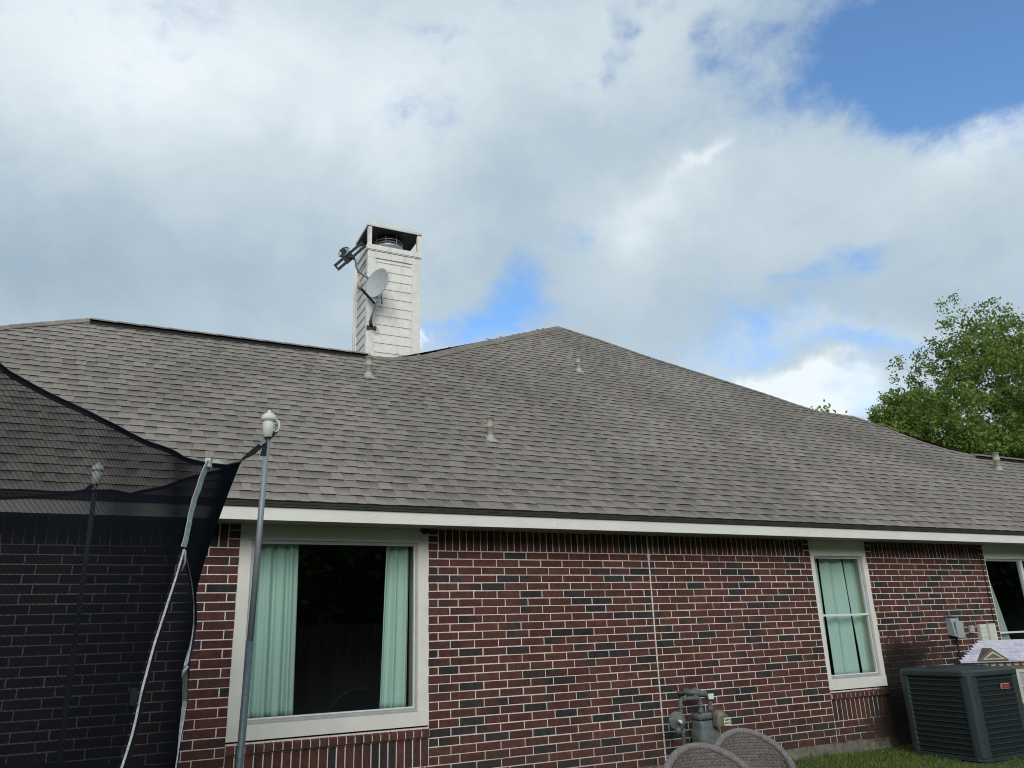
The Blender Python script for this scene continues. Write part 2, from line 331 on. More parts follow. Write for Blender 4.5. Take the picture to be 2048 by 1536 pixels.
# ------------------------------------------------------------------ mesh helpers
class G:
    def __init__(s): s.v = []; s.f = []; s.c = []; s.sm = []; s.uv = []
    def quadbox(s, P, col=None, skip_back=False):
        """8 corners: 0-3 front ring, 4-7 back ring"""
        n = len(s.v); s.v += [tuple(p) for p in P]
        F = [(0, 1, 2, 3), (0, 4, 5, 1), (1, 5, 6, 2), (2, 6, 7, 3), (3, 7, 4, 0)] + ([] if skip_back else [(7, 6, 5, 4)])
        for f in F: s.f.append(tuple(n + i for i in f)); s.sm.append(False)
        if col is not None: s.c += [col] * 8 if not isinstance(col, list) else col
        return s
    def box(s, x0, x1, y0, y1, z0, z1, col=None):
        return s.quadbox([(x0, y0, z0), (x1, y0, z0), (x1, y0, z1), (x0, y0, z1), (x0, y1, z0), (x1, y1, z0), (x1, y1, z1), (x0, y1, z1)], col)
    def poly(s, pts, sm=False):
        n = len(s.v); s.v += [tuple(p) for p in pts]; s.f.append(tuple(range(n, n + len(pts)))); s.sm.append(sm); return s
    def tube(s, pts, r, seg=12, caps=True, squash=None):
        pts = [Vector(p) for p in pts]; rs = r if isinstance(r, (list, tuple)) else [r] * len(pts)
        n0 = len(s.v); prev = None
        for i, p in enumerate(pts):
            t = (pts[min(i + 1, len(pts) - 1)] - pts[max(i - 1, 0)]).normalized()
            if prev is None:
                a = Vector((0, 0, 1)) if abs(t.z) < 0.9 else Vector((1, 0, 0)); u = t.cross(a).normalized()
            else:
                u = (prev - t * prev.dot(t)).normalized()
            prev = u; w = t.cross(u)
            for k in range(seg):
                an = 2 * math.pi * k / seg; s.v.append(tuple(p + (u * math.cos(an) + w * math.sin(an)) * rs[i]))
        for i in range(len(pts) - 1):
            for k in range(seg):
                a = n0 + i * seg + k; b = n0 + i * seg + (k + 1) % seg
                s.f.append((a, b, b + seg, a + seg)); s.sm.append(True)
        if caps:
            s.f.append(tuple(n0 + k for k in range(seg))[::-1]); s.sm.append(False)
            e = n0 + (len(pts) - 1) * seg; s.f.append(tuple(e + k for k in range(seg))); s.sm.append(False)
        return s
    def lathe(s, prof, origin=(0, 0, 0), axis=(0, 0, 1), seg=24, smooth=True):
        ax = Vector(axis).normalized(); a = Vector((0, 0, 1)) if abs(ax.z) < 0.9 else Vector((1, 0, 0))
        u = ax.cross(a).normalized(); w = ax.cross(u); o = Vector(origin); n0 = len(s.v)
        for r, h in prof:
            for k in range(seg):
                an = 2 * math.pi * k / seg; s.v.append(tuple(o + ax * h + (u * math.cos(an) + w * math.sin(an)) * max(r, 1e-4)))
        for i in range(len(prof) - 1):
            for k in range(seg):
                a_ = n0 + i * seg + k; b_ = n0 + i * seg + (k + 1) % seg
                s.f.append((a_, b_, b_ + seg, a_ + seg)); s.sm.append(smooth)
        return s
    def grid(s, P, sm=True, closed=False):
        n0 = len(s.v); h = len(P); w = len(P[0])
        for row in P: s.v += [tuple(p) for p in row]
        for i in range(h - 1):
            for j in range(w - 1):
                a = n0 + i * w + j; s.f.append((a, a + 1, a + w + 1, a + w)); s.sm.append(sm)
        return s
    def strip(s, pts, wdt, nrm):
        """flat webbing ribbon with thickness along pts; wdt = half width vector(s)"""
        nrm = Vector(nrm) * 0.0015
        for i in range(len(pts) - 1):
            a, b = Vector(pts[i]), Vector(pts[i + 1])
            wa = Vector(wdt[i]) if isinstance(wdt, list) else Vector(wdt); wb = Vector(wdt[i + 1]) if isinstance(wdt, list) else Vector(wdt)
            s.quadbox([a - wa + nrm, a + wa + nrm, b + wb + nrm, b - wb + nrm, a - wa - nrm, a + wa - nrm, b + wb - nrm, b - wb - nrm])
        return s

def link(o, parent=None):
    COL.objects.link(o)
    if parent is not None: o.parent = parent
    return o
def obj(name, g, m, parent=None, org=(0, 0, 0), weld=False):
    me = bpy.data.meshes.new(name); o0 = Vector(org)
    vs = [(x - o0.x, y - o0.y, z - o0.z) for x, y, z in g.v] if any(org) else g.v
    me.from_pydata(vs, [], g.f)
    if g.sm and any(g.sm): me.polygons.foreach_set('use_smooth', g.sm)
    if g.c and len(g.c) == len(g.v):
        a = me.color_attributes.new('tint', 'FLOAT_COLOR', 'POINT')
        a.data.foreach_set('color', np.array([(*c, 1.0) for c in g.c], dtype=np.float32).ravel())
    ms = m if isinstance(m, (list, tuple)) else [m]
    for mm in ms: me.materials.append(MAT[mm])
    me.validate(); me.update()
    return link(bpy.data.objects.new(name, me), parent)
def tag(o, label=None, cat=None, group=None, kind=None):
    if label: o['label'] = label
    if cat: o['category'] = cat
    if group: o['group'] = group
    if kind: o['kind'] = kind
    return o
def thing(name, loc, label, cat, group=None, rz=0.0):
    o = bpy.data.objects.new(name, None); o.empty_display_size = 0.1; o.location = loc; o.rotation_euler = (0, 0, rz)
    COL.objects.link(o); return tag(o, label, cat, group)
def copy_tree(o, parent=None):
    c = o.copy(); COL.objects.link(c); c.parent = parent
    for ch in list(o.children): copy_tree(ch, c)
    return c

# ------------------------------------------------------------------ ground and grass
g = G()
n = 90; ext = 6.0
xs = np.concatenate([-np.geomspace(600, 12, 14), np.linspace(-11, 25, 73), np.geomspace(26, 600, 14)])
ys = np.concatenate([-np.geomspace(600, 17, 14), np.linspace(-16, 3, 39), np.geomspace(4, 600, 14)])
def gz(x, y):
    d = max(0.0, -y); return -0.02 * min(d, 6) / 6 + 0.012 * math.sin(x * 1.7 + y) * math.cos(y * 1.3 - x * 0.4)
g.grid([[(x, y, gz(x, y)) for x in xs] for y in ys])
tag(obj('ground', g, 'lawn'), kind='structure')

def grass_patch(x0, x1, y0, y1, n, name, label):
    px = RNG.uniform(x0, x1, n); py = RNG.uniform(y0, y1, n)
    h = RNG.uniform(0.02, 0.055, n) * (0.75 + 0.5 * np.sin(px * 3.1) * np.cos(py * 2.3) ** 2 + 0.3 * RNG.random(n)); w = RNG.uniform(0.0018, 0.004, n)
    an = RNG.uniform(0, 2 * np.pi, n); ln = RNG.uniform(0.0, 0.035, n); la = RNG.uniform(0, 2 * np.pi, n)
    z = np.array([gz(a, b) for a, b in zip(px, py)]) - 0.004
    ca, sa = np.cos(an) * w, np.sin(an) * w; lx, ly = np.cos(la) * ln, np.sin(la) * ln
    V = np.empty((n, 5, 3))
    V[:, 0] = np.stack([px - ca, py - sa, z], 1); V[:, 1] = np.stack([px + ca, py + sa, z], 1)
    V[:, 2] = np.stack([px + ca * .8 + lx * .4, py + sa * .8 + ly * .4, z + h * .6], 1); V[:, 3] = np.stack([px - ca * .8 + lx * .4, py - sa * .8 + ly * .4, z + h * .6], 1)
    V[:, 4] = np.stack([px + lx, py + ly, z + h], 1)
    me = bpy.data.meshes.new(name); base = np.arange(n)[:, None] * 5
    quads = base + np.array([0, 1, 2, 3]); tris = base + np.array([3, 2, 4])
    me.vertices.add(n * 5); me.vertices.foreach_set('co', V.ravel())
    me.loops.add(n * 7); me.loops.foreach_set('vertex_index', np.concatenate([quads.ravel(), tris.ravel()]))
    me.polygons.add(n * 2)
    me.polygons.foreach_set('loop_start', np.concatenate([np.arange(n) * 4, n * 4 + np.arange(n) * 3]))
    me.polygons.foreach_set('loop_total', np.concatenate([np.full(n, 4), np.full(n, 3)]))
    a = me.color_attributes.new('tint', 'FLOAT_COLOR', 'POINT'); t = np.clip(RNG.normal(0.5, 0.25, n), 0, 1)
    c = np.ones((n, 5, 4)); c[:, :, :3] = t[:, None, None]; a.data.foreach_set('color', c.ravel().astype(np.float32))
    me.materials.append(MAT['grass_blade']); me.update(calc_edges=True); me.validate()
    o = link(bpy.data.objects.new(name, me)); return tag(o, label, 'grass', kind='stuff')
grass_patch(1.5, 9.0, -2.9, 0.02, 60000, 'grass', 'short green grass growing along the house footing by the condenser')

# ------------------------------------------------------------------ the house
U = 0.254; CH = 0.0762; ZF = 0.13; ZS = ZF + 28 * CH; ZTOP = 2.466; JT = 0.0085
house = thing('brick_house', (0, 0, 0), 'single storey red brick house with grey shingle hip roof and white trim', 'house')
W1 = (-1.975, -0.215); W2 = (4.85, 5.86); W3 = (8.28, 11.6); SILL = 0.69; CTRL = 2.38
# mortar wall (recessed joints) with openings
g = G(); MY = 0.0045
def wallrect(x0, x1, z0, z1): g.box(x0, x1, MY, 0.10, z0, z1)
wallrect(-7.2, W1[0], ZF, 2.5); wallrect(W1[1], W2[0], ZF, 2.5); wallrect(W2[1], W3[0], ZF, 2.5); wallrect(W3[1], 17, ZF, 2.5)
for w in (W1, W2, W3): wallrect(w[0], w[1], ZF, SILL - 0.012)
g.box(-7.2, -7.1, 0.1, 7.0, ZF, 2.5); g.box(16.9, 17.0, 0.1, 7, ZF, 2.5); g.box(-7.2, 17, 7.0, 7.1, ZF, 2.5)
wall = obj('wall', g, 'mortar', house)
g = G()
fx = np.linspace(-7.25, 17.05, 120)
g.grid([[(x, -0.012 + 0.006 * math.sin(x * 5) + RNG.uniform(-.004, .004), z) for x in fx] for z in (-0.2, -0.02, 0.05, 0.1, 0.127)])
g.grid([[(x, y, 0.128) for x in fx] for y in (-0.012, 0.09)])
obj('foundation', g, 'concrete', house)

CAMv = CAMPOS
bricks = []      # (x0,x1,z0,z1,y0,y1,kind)
def brick_tint():
    r = random.random()
    if r < 0.17: return 'dark'
    if r < 0.27: return 'half'
    return 'red'
def addb(x0, x1, z0, z1, y0=0.0, y1=0.085, tilt=0.0):
    if x1 - x0 < 0.012 or z1 - z0 < 0.012: return
    bricks.append((x0, x1, z0, z1, y0 + random.uniform(-0.0015, 0.0025), y1, brick_tint(), tilt))
def course(x0, x1, joints, z1):
    js = [x0] + [j for j in sorted(joints) if x0 + 0.03 < j < x1 - 0.03] + [x1]
    for a, b in zip(js[:-1], js[1:]):
        l = a if a == x0 else a + JT / 2; r = b if b == x1 else b - JT / 2
        addb(l, r, z1 - CH + JT, z1)
def seq(phase, n0=-40, n1=80): return [(k + phase) * U for k in range(n0, n1)]
for j in range(28):
    A = (j % 2 == 0); z1 = ZS - j * CH - JT
    if j == 27: A = False
    jl = [-2.224 - k * U for k in range(30)] if A else [-2.052 - k * U for k in range(30)]
    if A: jr = [-0.121] + [q for q in seq(0.344) if q > 0]
    else: jr = [q for q in seq(0.0) if -0.05 < q < CTRL - 0.05] + [q for q in seq(0.69) if q > CTRL]
    jw3 = seq(0.305) if A else seq(0.305 + 0.36)
    if j < 25 - 3:
        pass
    if j < 25:
        course(-7.2, W1[0], jl, z1); course(W1[1], CTRL - 0.004, jr, z1); course(CTRL + 0.004, W2[0], jr, z1)
        course(W2[1], W3[0], jw3, z1); course(W3[1], 17, jw3, z1)
    else:
        course(-7.2, W1[0], jl, z1); course(W1[0] + JT, CTRL - 0.004, seq(0.344 if A else 0.0), z1); course(CTRL + 0.004, W2[0], jr, z1); course(W2[0] + JT, 17, jw3, z1)
def soldiers(x0, x1, z0, z1, endl=False, endr=False, y0=0.0):
    a, b = x0, x1
    if endl: a += 0.094 + JT
    if endr: b -= 0.094 + JT
    n = max(1, round((b - a + JT) / CH)); p = (b - a + JT) / n
    for k in range(n): addb(a + k * p, a + (k + 1) * p - JT, z0, z1, y0)
    for flag, xa, xb in ((endl, x0, x0 + 0.094), (endr, x1 - 0.094, x1)):
        if flag:
            z = z0
            while z < z1 - 0.01: addb(xa, xb, z, min(z + CH - JT, z1)); z += CH
soldiers(-7.2, W1[0], ZS, ZTOP, endr=True); soldiers(W1[1], CTRL - 0.004, ZS, ZTOP, endl=True); soldiers(CTRL + 0.004, W2[0], ZS, ZTOP, endr=True)
soldiers(W2[1], W3[0], ZS, ZTOP, endl=True, endr=True); soldiers(W3[1], 17, ZS, ZTOP, endl=True)
for w in (W1, W2, W3):
    soldiers(w[0] + 0.006, w[1] - 0.006, ZF + 3 * CH + 0.0, 0.586)
def brick_mesh(g, B, o=(0, 0, 0)):
    x0, x1, z0, z1, y0, y1, kind, tilt = B
    c = 0.0035; ju = lambda s: random.uniform(-s, s)
    x0 += ju(.001); x1 += ju(.001); z0 += ju(.0008); z1 += ju(.0008)
    f = random.uniform(0.85, 1.15)
    red = Vector((0.108, 0.040, 0.031)); dk = Vector((0.034, 0.033, 0.034)); br_ = Vector((0.078, 0.038, 0.032))
    if kind == 'red': cl = cr_ = (red.lerp(br_, random.random() * .8)) * f
    elif kind == 'dark': cl = dk * f; cr_ = dk.lerp(red, random.random() * .25) * f
    else:
        cl, cr_ = red * f, dk * f
        if random.random() < .5: cl, cr_ = cr_, cl
    n = len(g.v)
    P = []
    for (xa, xb, za, zb, y, t) in ((x0 + c, x1 - c, z0 + c, z1 - c, y0, 0), (x0, x1, z0, z1, y0 + c, 0), (x0, x1, z0, z1, y1, 0)):
        P += [(xa, y, za), (xb, y, za), (xb, y, zb), (xa, y, zb)]
    if tilt:   # sloping rowlock sill brick: top falls outwards
        P = [(x, y, z - (tilt * (y1 - y) if z > (z0 + z1) / 2 else 0)) for x, y, z in P]
    g.v += [(x - o[0], y - o[1], z - o[2]) for x, y, z in P]
    F = [(0, 1, 2, 3)]
    for r in (0, 4):
        for k in range(4): F.append((r + k, r + 4 + k, r + 4 + (k + 1) % 4, r + (k + 1) % 4))
    for q in F: g.f.append(tuple(n + i for i in q)); g.sm.append(False)
    for i in range(12): g.c.append(tuple(cl) if i % 4 in (0, 3) else tuple(cr_))
def apx(B):
    d = (Vector(((B[0] + B[1]) / 2, 0, (B[2] + B[3]) / 2)) - CAMv)
    ct = abs(d.normalized().y); v = d.dot(FW)
    u_ = FPX * d.dot(RT) / v + 1024; w_ = 768 - FPX * d.dot(UP) / v
    vis = (-10 < u_ < 2060 and w_ < 1545) and B[0] > -2.42
    return ((B[1] - B[0]) * (B[3] - B[2]) * ct / v ** 2) if vis else 0
rows = []
for w in (W1, W2, W3):    # rowlock sills
    x = w[0] + 0.004
    n = round((w[1] - w[0] - 0.008 + JT) / CH); p = (w[1] - w[0] - 0.008 + JT) / n
    for k in range(n): rows.append((x + k * p, x + (k + 1) * p - JT, 0.597, 0.692, -0.028, 0.095, 'red' if random.random() < .93 else 'half', 0.28))
    gm = G(); gm.quadbox([(w[0], -0.022, 0.603), (w[1], -0.022, 0.603), (w[1], -0.022, 0.650), (w[0], -0.022, 0.650), (w[0], 0.095, 0.603), (w[1], 0.095, 0.603), (w[1], 0.095, 0.684), (w[0], 0.095, 0.684)])
    so = obj('window_sill', gm, 'mortar', house)
    for B in rows[-n:]:
        if w is W1 or w is W2:
            gb = G(); o = (B[0], 0, B[2]); brick_mesh(gb, B, o); b = obj('brick', gb, 'brick', so); b.location = o
    if w is W3:
        gb = G()
        for B in rows[-n:]: brick_mesh(gb, B)
        tag(obj('brick_row', gb, 'brick', so), kind='stuff')
NB = 300 - 36
bricks.sort(key=apx, reverse=True)
for B in bricks[:NB]:
    gb = G(); o = (B[0], 0, B[2]); brick_mesh(gb, B, o); b = obj('brick', gb, 'brick', wall); b.location = o
gb = G()
for B in bricks[NB:]: brick_mesh(gb, B)
tag(obj('brick_field', gb, 'brick', wall), kind='stuff')
# control joint sealant bead
g = G(); pts = []; rr = []
z = ZF
while z < ZTOP:
    pts.append((CTRL + random.uniform(-.0015, .0015), -0.002, z)); rr.append(random.uniform(0.0065, 0.0105) * (1.9 if 2.2 < z < 2.29 and random.random() < .5 else 1)); z += 0.012
g.tube(pts, rr, 8)
for k in range(9):
    zz = random.uniform(2.21, 2.31); g.tube([(CTRL, -0.004, zz), (CTRL + random.choice((-1, 1)) * random.uniform(.014, .026), -0.004, zz + random.uniform(-.012, .02))], [0.006, 0.002], 6)
obj('sealant_joint', g, 'sealant', house)

# eaves
EY, EZ, PT = -0.42, 2.612, 0.77
L_ = math.sqrt(1 + PT * PT); EV = Vector((0, 1 / L_, PT / L_)); EN = Vector((0, -PT / L_, 1 / L_))
XL, XR = -8.0, 17.4
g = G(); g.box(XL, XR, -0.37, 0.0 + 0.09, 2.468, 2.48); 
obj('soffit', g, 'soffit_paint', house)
x = XL; k = 0
for xa, xb in ((XL, -4.2), (-4.2, 1.012), (1.012, 6.1), (6.1, 11.2), (11.2, XR)):
    g = G(); g.box(xa + 0.001, xb - 0.001, -0.392 - 0.001 * (k % 2), -0.372, 2.452, 2.563); obj('fascia_board', g, 'trim_paint', house); k += 1
g = G(); g.box(XL, XR, -0.412, -0.374, 2.565, 2.588); g.box(XL, XR, -0.416, -0.374, 2.5885, 2.6115); obj('drip_edge', g, 'drip_metal', house)
# frieze shadow gap moulding
# roof: outline of the front slope in (X, Y)
OUT = [(-7.02, -0.42), (-4.42, 2.65), (-3.59, 3.24), (0.30, 3.17), (0.60, 3.28), (0.95, 3.46), (1.27, 3.68), (2.13, 4.30), (3.48, 5.22), (5.07, 6.28),
       (5.79, 5.76), (6.53, 5.06), (7.57, 4.34), (8.36, 3.78), (8.71, 3.45), (9.07, 3.20), (10.02, 3.16), (10.38, 2.72), (10.70, 2.26), (11.1, 2.03), (11.62, 1.93), (15.6, 1.93), (17.4, -0.42)]
def rp3(x, y, h=0.0): return Vector((x, y, EZ + (y - EY) * PT)) + EN * h
ox = [p[0] for p in OUT]; oy = [p[1] for p in OUT]
def vtop(x): return (np.interp(x, ox, oy) - EY) * L_ if ox[0] < x < ox[-1] else -1
g = G()
top = [rp3(a, b, -0.004) for a, b in OUT]
for a, b in zip(top[:-1], top[1:]):
    pa, pb = rp3(a.x, EY, -0.004), rp3(b.x, EY, -0.004)
    if (a - pa).length < 1e-3: g.poly([pa, pb, b])
    elif (b - pb).length < 1e-3: g.poly([pa, pb, a])
    else: g.poly([pa, pb, b, a])
g.v = list(g.v)
# hidden slopes
def P3(x, y, z): return (x, y, z)
zr = lambda y: EZ + (y - EY) * PT
g.poly([P3(-7.02, EY, EZ), P3(-3.59, 3.24, zr(3.24)), P3(-7.02, 6.9, EZ)])                     # left hip end
g.poly([P3(-3.59, 3.24, zr(3.24)), P3(0.3, 3.17, zr(3.17)), P3(0.3, 7.0, 2.65), P3(-7.02, 6.9, EZ)])
g.poly([P3(0.3, 3.17, zr(3.17)), P3(5.07, 6.28, zr(6.28)), P3(5.07, 16, zr(6.28)), P3(0.3, 16, zr(3.17))])
g.poly([P3(0.3, 3.17, zr(3.17)), P3(0.3, 16, zr(3.17)), P3(-2.5, 16, 2.6), P3(-2.5, 7, 2.6)])
g.poly([P3(5.07, 6.28, zr(6.28)), P3(9.07, 3.2, zr(3.2)), P3(9.07, 16, zr(3.2)), P3(5.07, 16, zr(6.28))])
g.poly([P3(9.07, 3.2, zr(3.2)), P3(10.02, 3.16, zr(3.16)), P3(10.02, 7, 2.6), P3(9.07, 7, 2.6)])
g.poly([P3(10.02, 3.16, zr(3.16)), P3(11.62, 1.93, zr(1.93)), P3(11.62, 6, 2.6), P3(10.02, 7, 2.6)])
g.poly([P3(11.62, 1.93, zr(1.93)), P3(15.6, 1.93, zr(1.93)), P3(17.4, 4.6, 2.6), P3(11.62, 4.6, 2.6)])
g.poly([P3(15.6, 1.93, zr(1.93)), P3(17.4, EY, EZ), P3(17.4, 4.6, 2.6)])
g.c = [(0.03, 0.028, 0.026)] * len(g.v)
roof = obj('roof', g, 'shingle', house)

EX = 0.152; BASE_T = 0.0045; TAB_T = 0.0045
def shingle_col(low):
    r = random.random(); b = random.uniform(0.90, 1.10)
    base = Vector((0.234, 0.205, 0.178))
    if r < 0.14: base = Vector((0.228, 0.196, 0.170))
    elif r < 0.3: base = Vector((0.212, 0.190, 0.167))
    elif r < 0.42: base = Vector((0.236, 0.210, 0.178))
    return base * b * (0.97 if low else 1.0)
def shingle_piece(g, xa, xb, v0, vmax, low, flare, o=Vector((0, 0, 0))):
    xa += 0.0012; xb -= 0.0012
    hb = 0.0098 if low else 0.0128    # proud at the butt edge
    ht = 0.0015 if low else 0.0040
    va = [min(vmax, vtop(xa)), min(vmax, vtop(xb))]
    if max(va) <= v0 + 0.01: return False
    va = [max(q, v0 + 0.004) for q in va]
    jv = random.uniform(-0.002, 0.002)
    def pt(x, v, h): return Vector((x, EY, EZ)) + EV * v + EN * h - o
    fr = lambda v: (v - v0) / 0.30
    # granules: the lower layer carries a darker blend band at its top edge
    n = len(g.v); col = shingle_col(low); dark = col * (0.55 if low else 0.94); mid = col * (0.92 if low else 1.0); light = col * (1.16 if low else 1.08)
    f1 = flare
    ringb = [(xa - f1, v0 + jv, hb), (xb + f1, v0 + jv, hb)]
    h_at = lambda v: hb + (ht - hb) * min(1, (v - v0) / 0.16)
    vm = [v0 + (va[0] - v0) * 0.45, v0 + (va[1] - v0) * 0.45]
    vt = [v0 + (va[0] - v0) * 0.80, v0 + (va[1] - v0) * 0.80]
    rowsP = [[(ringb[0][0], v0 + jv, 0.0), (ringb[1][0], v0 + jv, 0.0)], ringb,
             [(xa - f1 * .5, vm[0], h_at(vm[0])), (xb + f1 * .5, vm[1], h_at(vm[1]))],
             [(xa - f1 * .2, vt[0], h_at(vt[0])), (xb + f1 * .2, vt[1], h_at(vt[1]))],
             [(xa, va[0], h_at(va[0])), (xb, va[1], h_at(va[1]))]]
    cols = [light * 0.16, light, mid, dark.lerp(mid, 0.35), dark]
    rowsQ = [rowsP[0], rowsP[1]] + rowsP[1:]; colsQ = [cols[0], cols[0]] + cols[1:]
    for rr_, c_ in zip(rowsQ, colsQ):
        for q in rr_: g.v.append(tuple(pt(*q))); g.c.append(tuple(c_))
    for i in (0, 2, 3, 4):
        a = n + i * 2; g.f.append((a, a + 1, a + 3, a + 2)); g.sm.append(False)
    # side edges
    m_ = len(g.v)
    for side in (0, 1):
        for i in (1, 2, 3, 4):
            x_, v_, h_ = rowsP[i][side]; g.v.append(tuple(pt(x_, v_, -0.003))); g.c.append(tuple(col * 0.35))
    for side in (0, 1):
        for i in range(3):
            a = n + (i + 2) * 2 + side; b = a + 2; c = m_ + side * 4 + i
            g.f.append((a, b, c + 1, c)); g.sm.append(False)
    return True
pieces = []
nrow = int(9.3 / EX)
for k in range(nrow):
    v0 = k * EX; x = -7.3 - random.random() * 0.4 + (k * 0.37) % 0.5; high = bool(random.getrandbits(1))
    while x < 17.4:
        w = random.choice((0.075, 0.10, 0.115, 0.13, 0.15, 0.18)) if high else random.choice((0.085, 0.11, 0.13, 0.15, 0.18))
        xa, xb = x, x + w
        a, b = max(xa, ox[0] + 0.02), min(xb, ox[-1] - 0.02)
        if b - a > 0.02 and max(vtop(a), vtop(b)) > v0 + 0.012:
            pieces.append((a, b, v0, v0 + EX + (0.012 if not high else 0.0), not high, random.uniform(0.002, 0.012) if high else 0.0))
        x = xb; high = not high
        if random.random() < 0.07: high = not high
def spx(p):
    c = Vector((0, EY, EZ)) + EV * (p[2] + .07) + Vector(((p[0] + p[1]) / 2, 0, 0)); d = c - CAMv; v = d.dot(FW)
    u_ = FPX * d.dot(RT) / v + 1024; w_ = 768 - FPX * d.dot(UP) / v
    if not (380 < u_ < 2048 and 0 < w_ < 1536) or (u_ < 450 and w_ > 900): return 0
    return (p[1] - p[0]) * abs(d.normalized().dot(EN)) / v ** 2
pieces.sort(key=spx, reverse=True)
ns = 0; gf = G()
for p in pieces:
    if ns < 300 and spx(p) > 0:
        o = Vector((p[0], EY, EZ)) + EV * p[2]; g = G()
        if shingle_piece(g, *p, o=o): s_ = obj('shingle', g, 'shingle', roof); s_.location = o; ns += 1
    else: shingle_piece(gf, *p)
tag(obj('shingle_field', gf, 'shingle', roof), kind='stuff')

# hip and ridge caps
def cap_run(pts, width, step=0.13, lift=0.018, drop=0.055, ridge=False):
    """bent cap shingles along a 3-D polyline"""
    seg = []; tot = 0
    for a, b in zip(pts[:-1], pts[1:]): seg.append((tot, a, b)); tot += (b - a).length
    def at(s):
        for t0, a, b in seg:
            l = (b - a).length
            if s <= t0 + l: return a.lerp(b, (s - t0) / l), (b - a).normalized()
        return pts[-1], (pts[-1] - pts[-2]).normalized()
    s = 0
    while s < tot - 0.04:
        p, d = at(s); q, d2 = at(min(s + step + 0.05, tot))
        sd_ = Vector((d.x, d.y, 0)).normalized(); left = Vector((sd_.y, -sd_.x, 0))
        if left.y > 0: left = -left                      # left = towards the camera
        frd = -EN.cross(d).normalized()
        down = d.cross(EN); down = down if down.z < 0 else -down; down.normalize()
        back = Vector((-left.x, -left.y, -1.0)).normalized()
        up = Vector((0, 0, 1))
        col = shingle_col(False) * random.uniform(0.8, 0.98)
        g = G(); j = random.uniform(-.004, .004)
        def ring(c_, h): return [c_ + EN * h * .9 + down * (width + j), c_ + EN * h + down * 0.02, c_ + up * (h + 0.008), c_ + back * width + up * h]
        A = ring(p, lift + 0.006); Bq = ring(q, lift - 0.003); A0 = [v - up * 0.008 for v in A]
        P = [A0, A, Bq]
        for row in P:
            for v in row: g.v.append(tuple(v)); g.c.append(tuple(col))
        for i in range(2):
            for m_ in range(3): a = i * 4 + m_; g.f.append((a, a + 1, a + 5, a + 4)); g.sm.append(False)
        # thickness along the near edge
        n = len(g.v)
        g.v += [tuple(A[0] - EN * 0.008), tuple(Bq[0] - EN * 0.008)]; g.c += [tuple(col * .8)] * 2
        g.f.append((4, 8, n + 1, n)); g.sm.append(False)
        c = obj('ridge_cap', g, 'shingle', roof)
        s += step
def hipline(a, b): return [rp3(*OUT[i]) for i in range(a, b + 1)]
cap_run(hipline(0, 2)[0:1] + [rp3(-5.7, 1.14)] + hipline(1, 2), 0.10, step=0.14)
cap_run(hipline(3, 9)[1:], 0.155, step=0.12, lift=0.016)
cap_run(list(reversed(hipline(9, 15))), 0.085, step=0.15)
cap_run([rp3(9.0, 3.2), rp3(10.05, 3.16)], 0.085, step=0.15)
cap_run(list(reversed(hipline(16, 20))), 0.085, step=0.15)
def ridge_vent(x0, x1, y, zoff=0.0):
    z = zr(y) + zoff
    g = G(); g.quadbox([(x0, y - 0.115, z - 0.085), (x1, y - 0.115, z - 0.085), (x1, y - 0.115, z - 0.030), (x0, y - 0.115, z - 0.030), (x0, y + 0.115, z - 0.085), (x1, y + 0.115, z - 0.085), (x1, y + 0.115, z - 0.03), (x0, y + 0.115, z - 0.03)])
    rv = obj('ridge_vent', g, 'vent_black', roof)
    x = x0
    while x < x1 - 0.02:
        xb = min(x + 0.30, x1); col = shingle_col(False) * random.uniform(.85, 1)
        g = G(); h0, h1 = 0.010, 0.004
        for xx, h in ((x, h0), (xb + 0.01, h1)):
            for dy, dz in ((-0.145, -0.030), (-0.14, -0.020), (0, 0.045), (0.14, -0.02)): g.v.append((xx, y + dy, z + dz + h)); g.c.append(tuple(col))
        for m_ in range(3): g.f.append((m_, m_ + 4, m_ + 5, m_ + 1)); g.sm.append(False)
        g.f.append((0, 1, 2, 3)); g.sm.append(False)
        obj('ridge_cap', g, 'shingle', roof); x = xb
ridge_vent(-3.57, 0.02, 3.19)
cap_run([rp3(0.02, 3.17), rp3(0.35, 3.18), rp3(0.60, 3.28)], 0.10, step=0.14, lift=0.016)
ridge_vent(11.55, 15.5, 1.93)

# vent pipes through the roof
def vent_pipe(x, y, h, r=0.038, tilt=0.0):
    b = rp3(x, y, 0.012); g = G()
    g.quadbox([b + Vector((-.045, 0, 0)) - EV * .085 + EN * .010, b + Vector((.07, 0, 0)) - EV * .085 + EN * .010, b + Vector((.07, 0, 0)) + EV * .10 + EN * .006, b + Vector((-.045, 0, 0)) + EV * .10 + EN * .006,
               b + Vector((-.045, 0, 0)) - EV * .085, b + Vector((.07, 0, 0)) - EV * .085, b + Vector((.07, 0, 0)) + EV * .10, b + Vector((-.045, 0, 0)) + EV * .10])
    g.lathe([(r + 0.018, -.03), (r + .014, 0.005), (r + .008, 0.03), (r + .005, 0.04), (r, 0.045)], b, (0, 0, 1), 16)
    fl = None
    p = G(); p.lathe([(r, 0.0), (r, h * .55), (r + .006, h * .56), (r + .006, h * .62), (r, h * .63), (r, h), (r + .004, h), (r + .004, h + .012), (r - .010, h + .012), (r - .010, h - .05)], b, (tilt, 0, 1), 14)
    v = obj('vent_pipe', p, 'pvc_beige', house); obj('flashing', g, 'lead', v)
vent_pipe(-0.18, 2.44, 0.26, 0.046); vent_pipe(0.92, 0.97, 0.26, 0.038); vent_pipe(3.92, 3.70, 0.26, 0.040); vent_pipe(11.47, 1.44, 0.30, 0.055, 0.0)
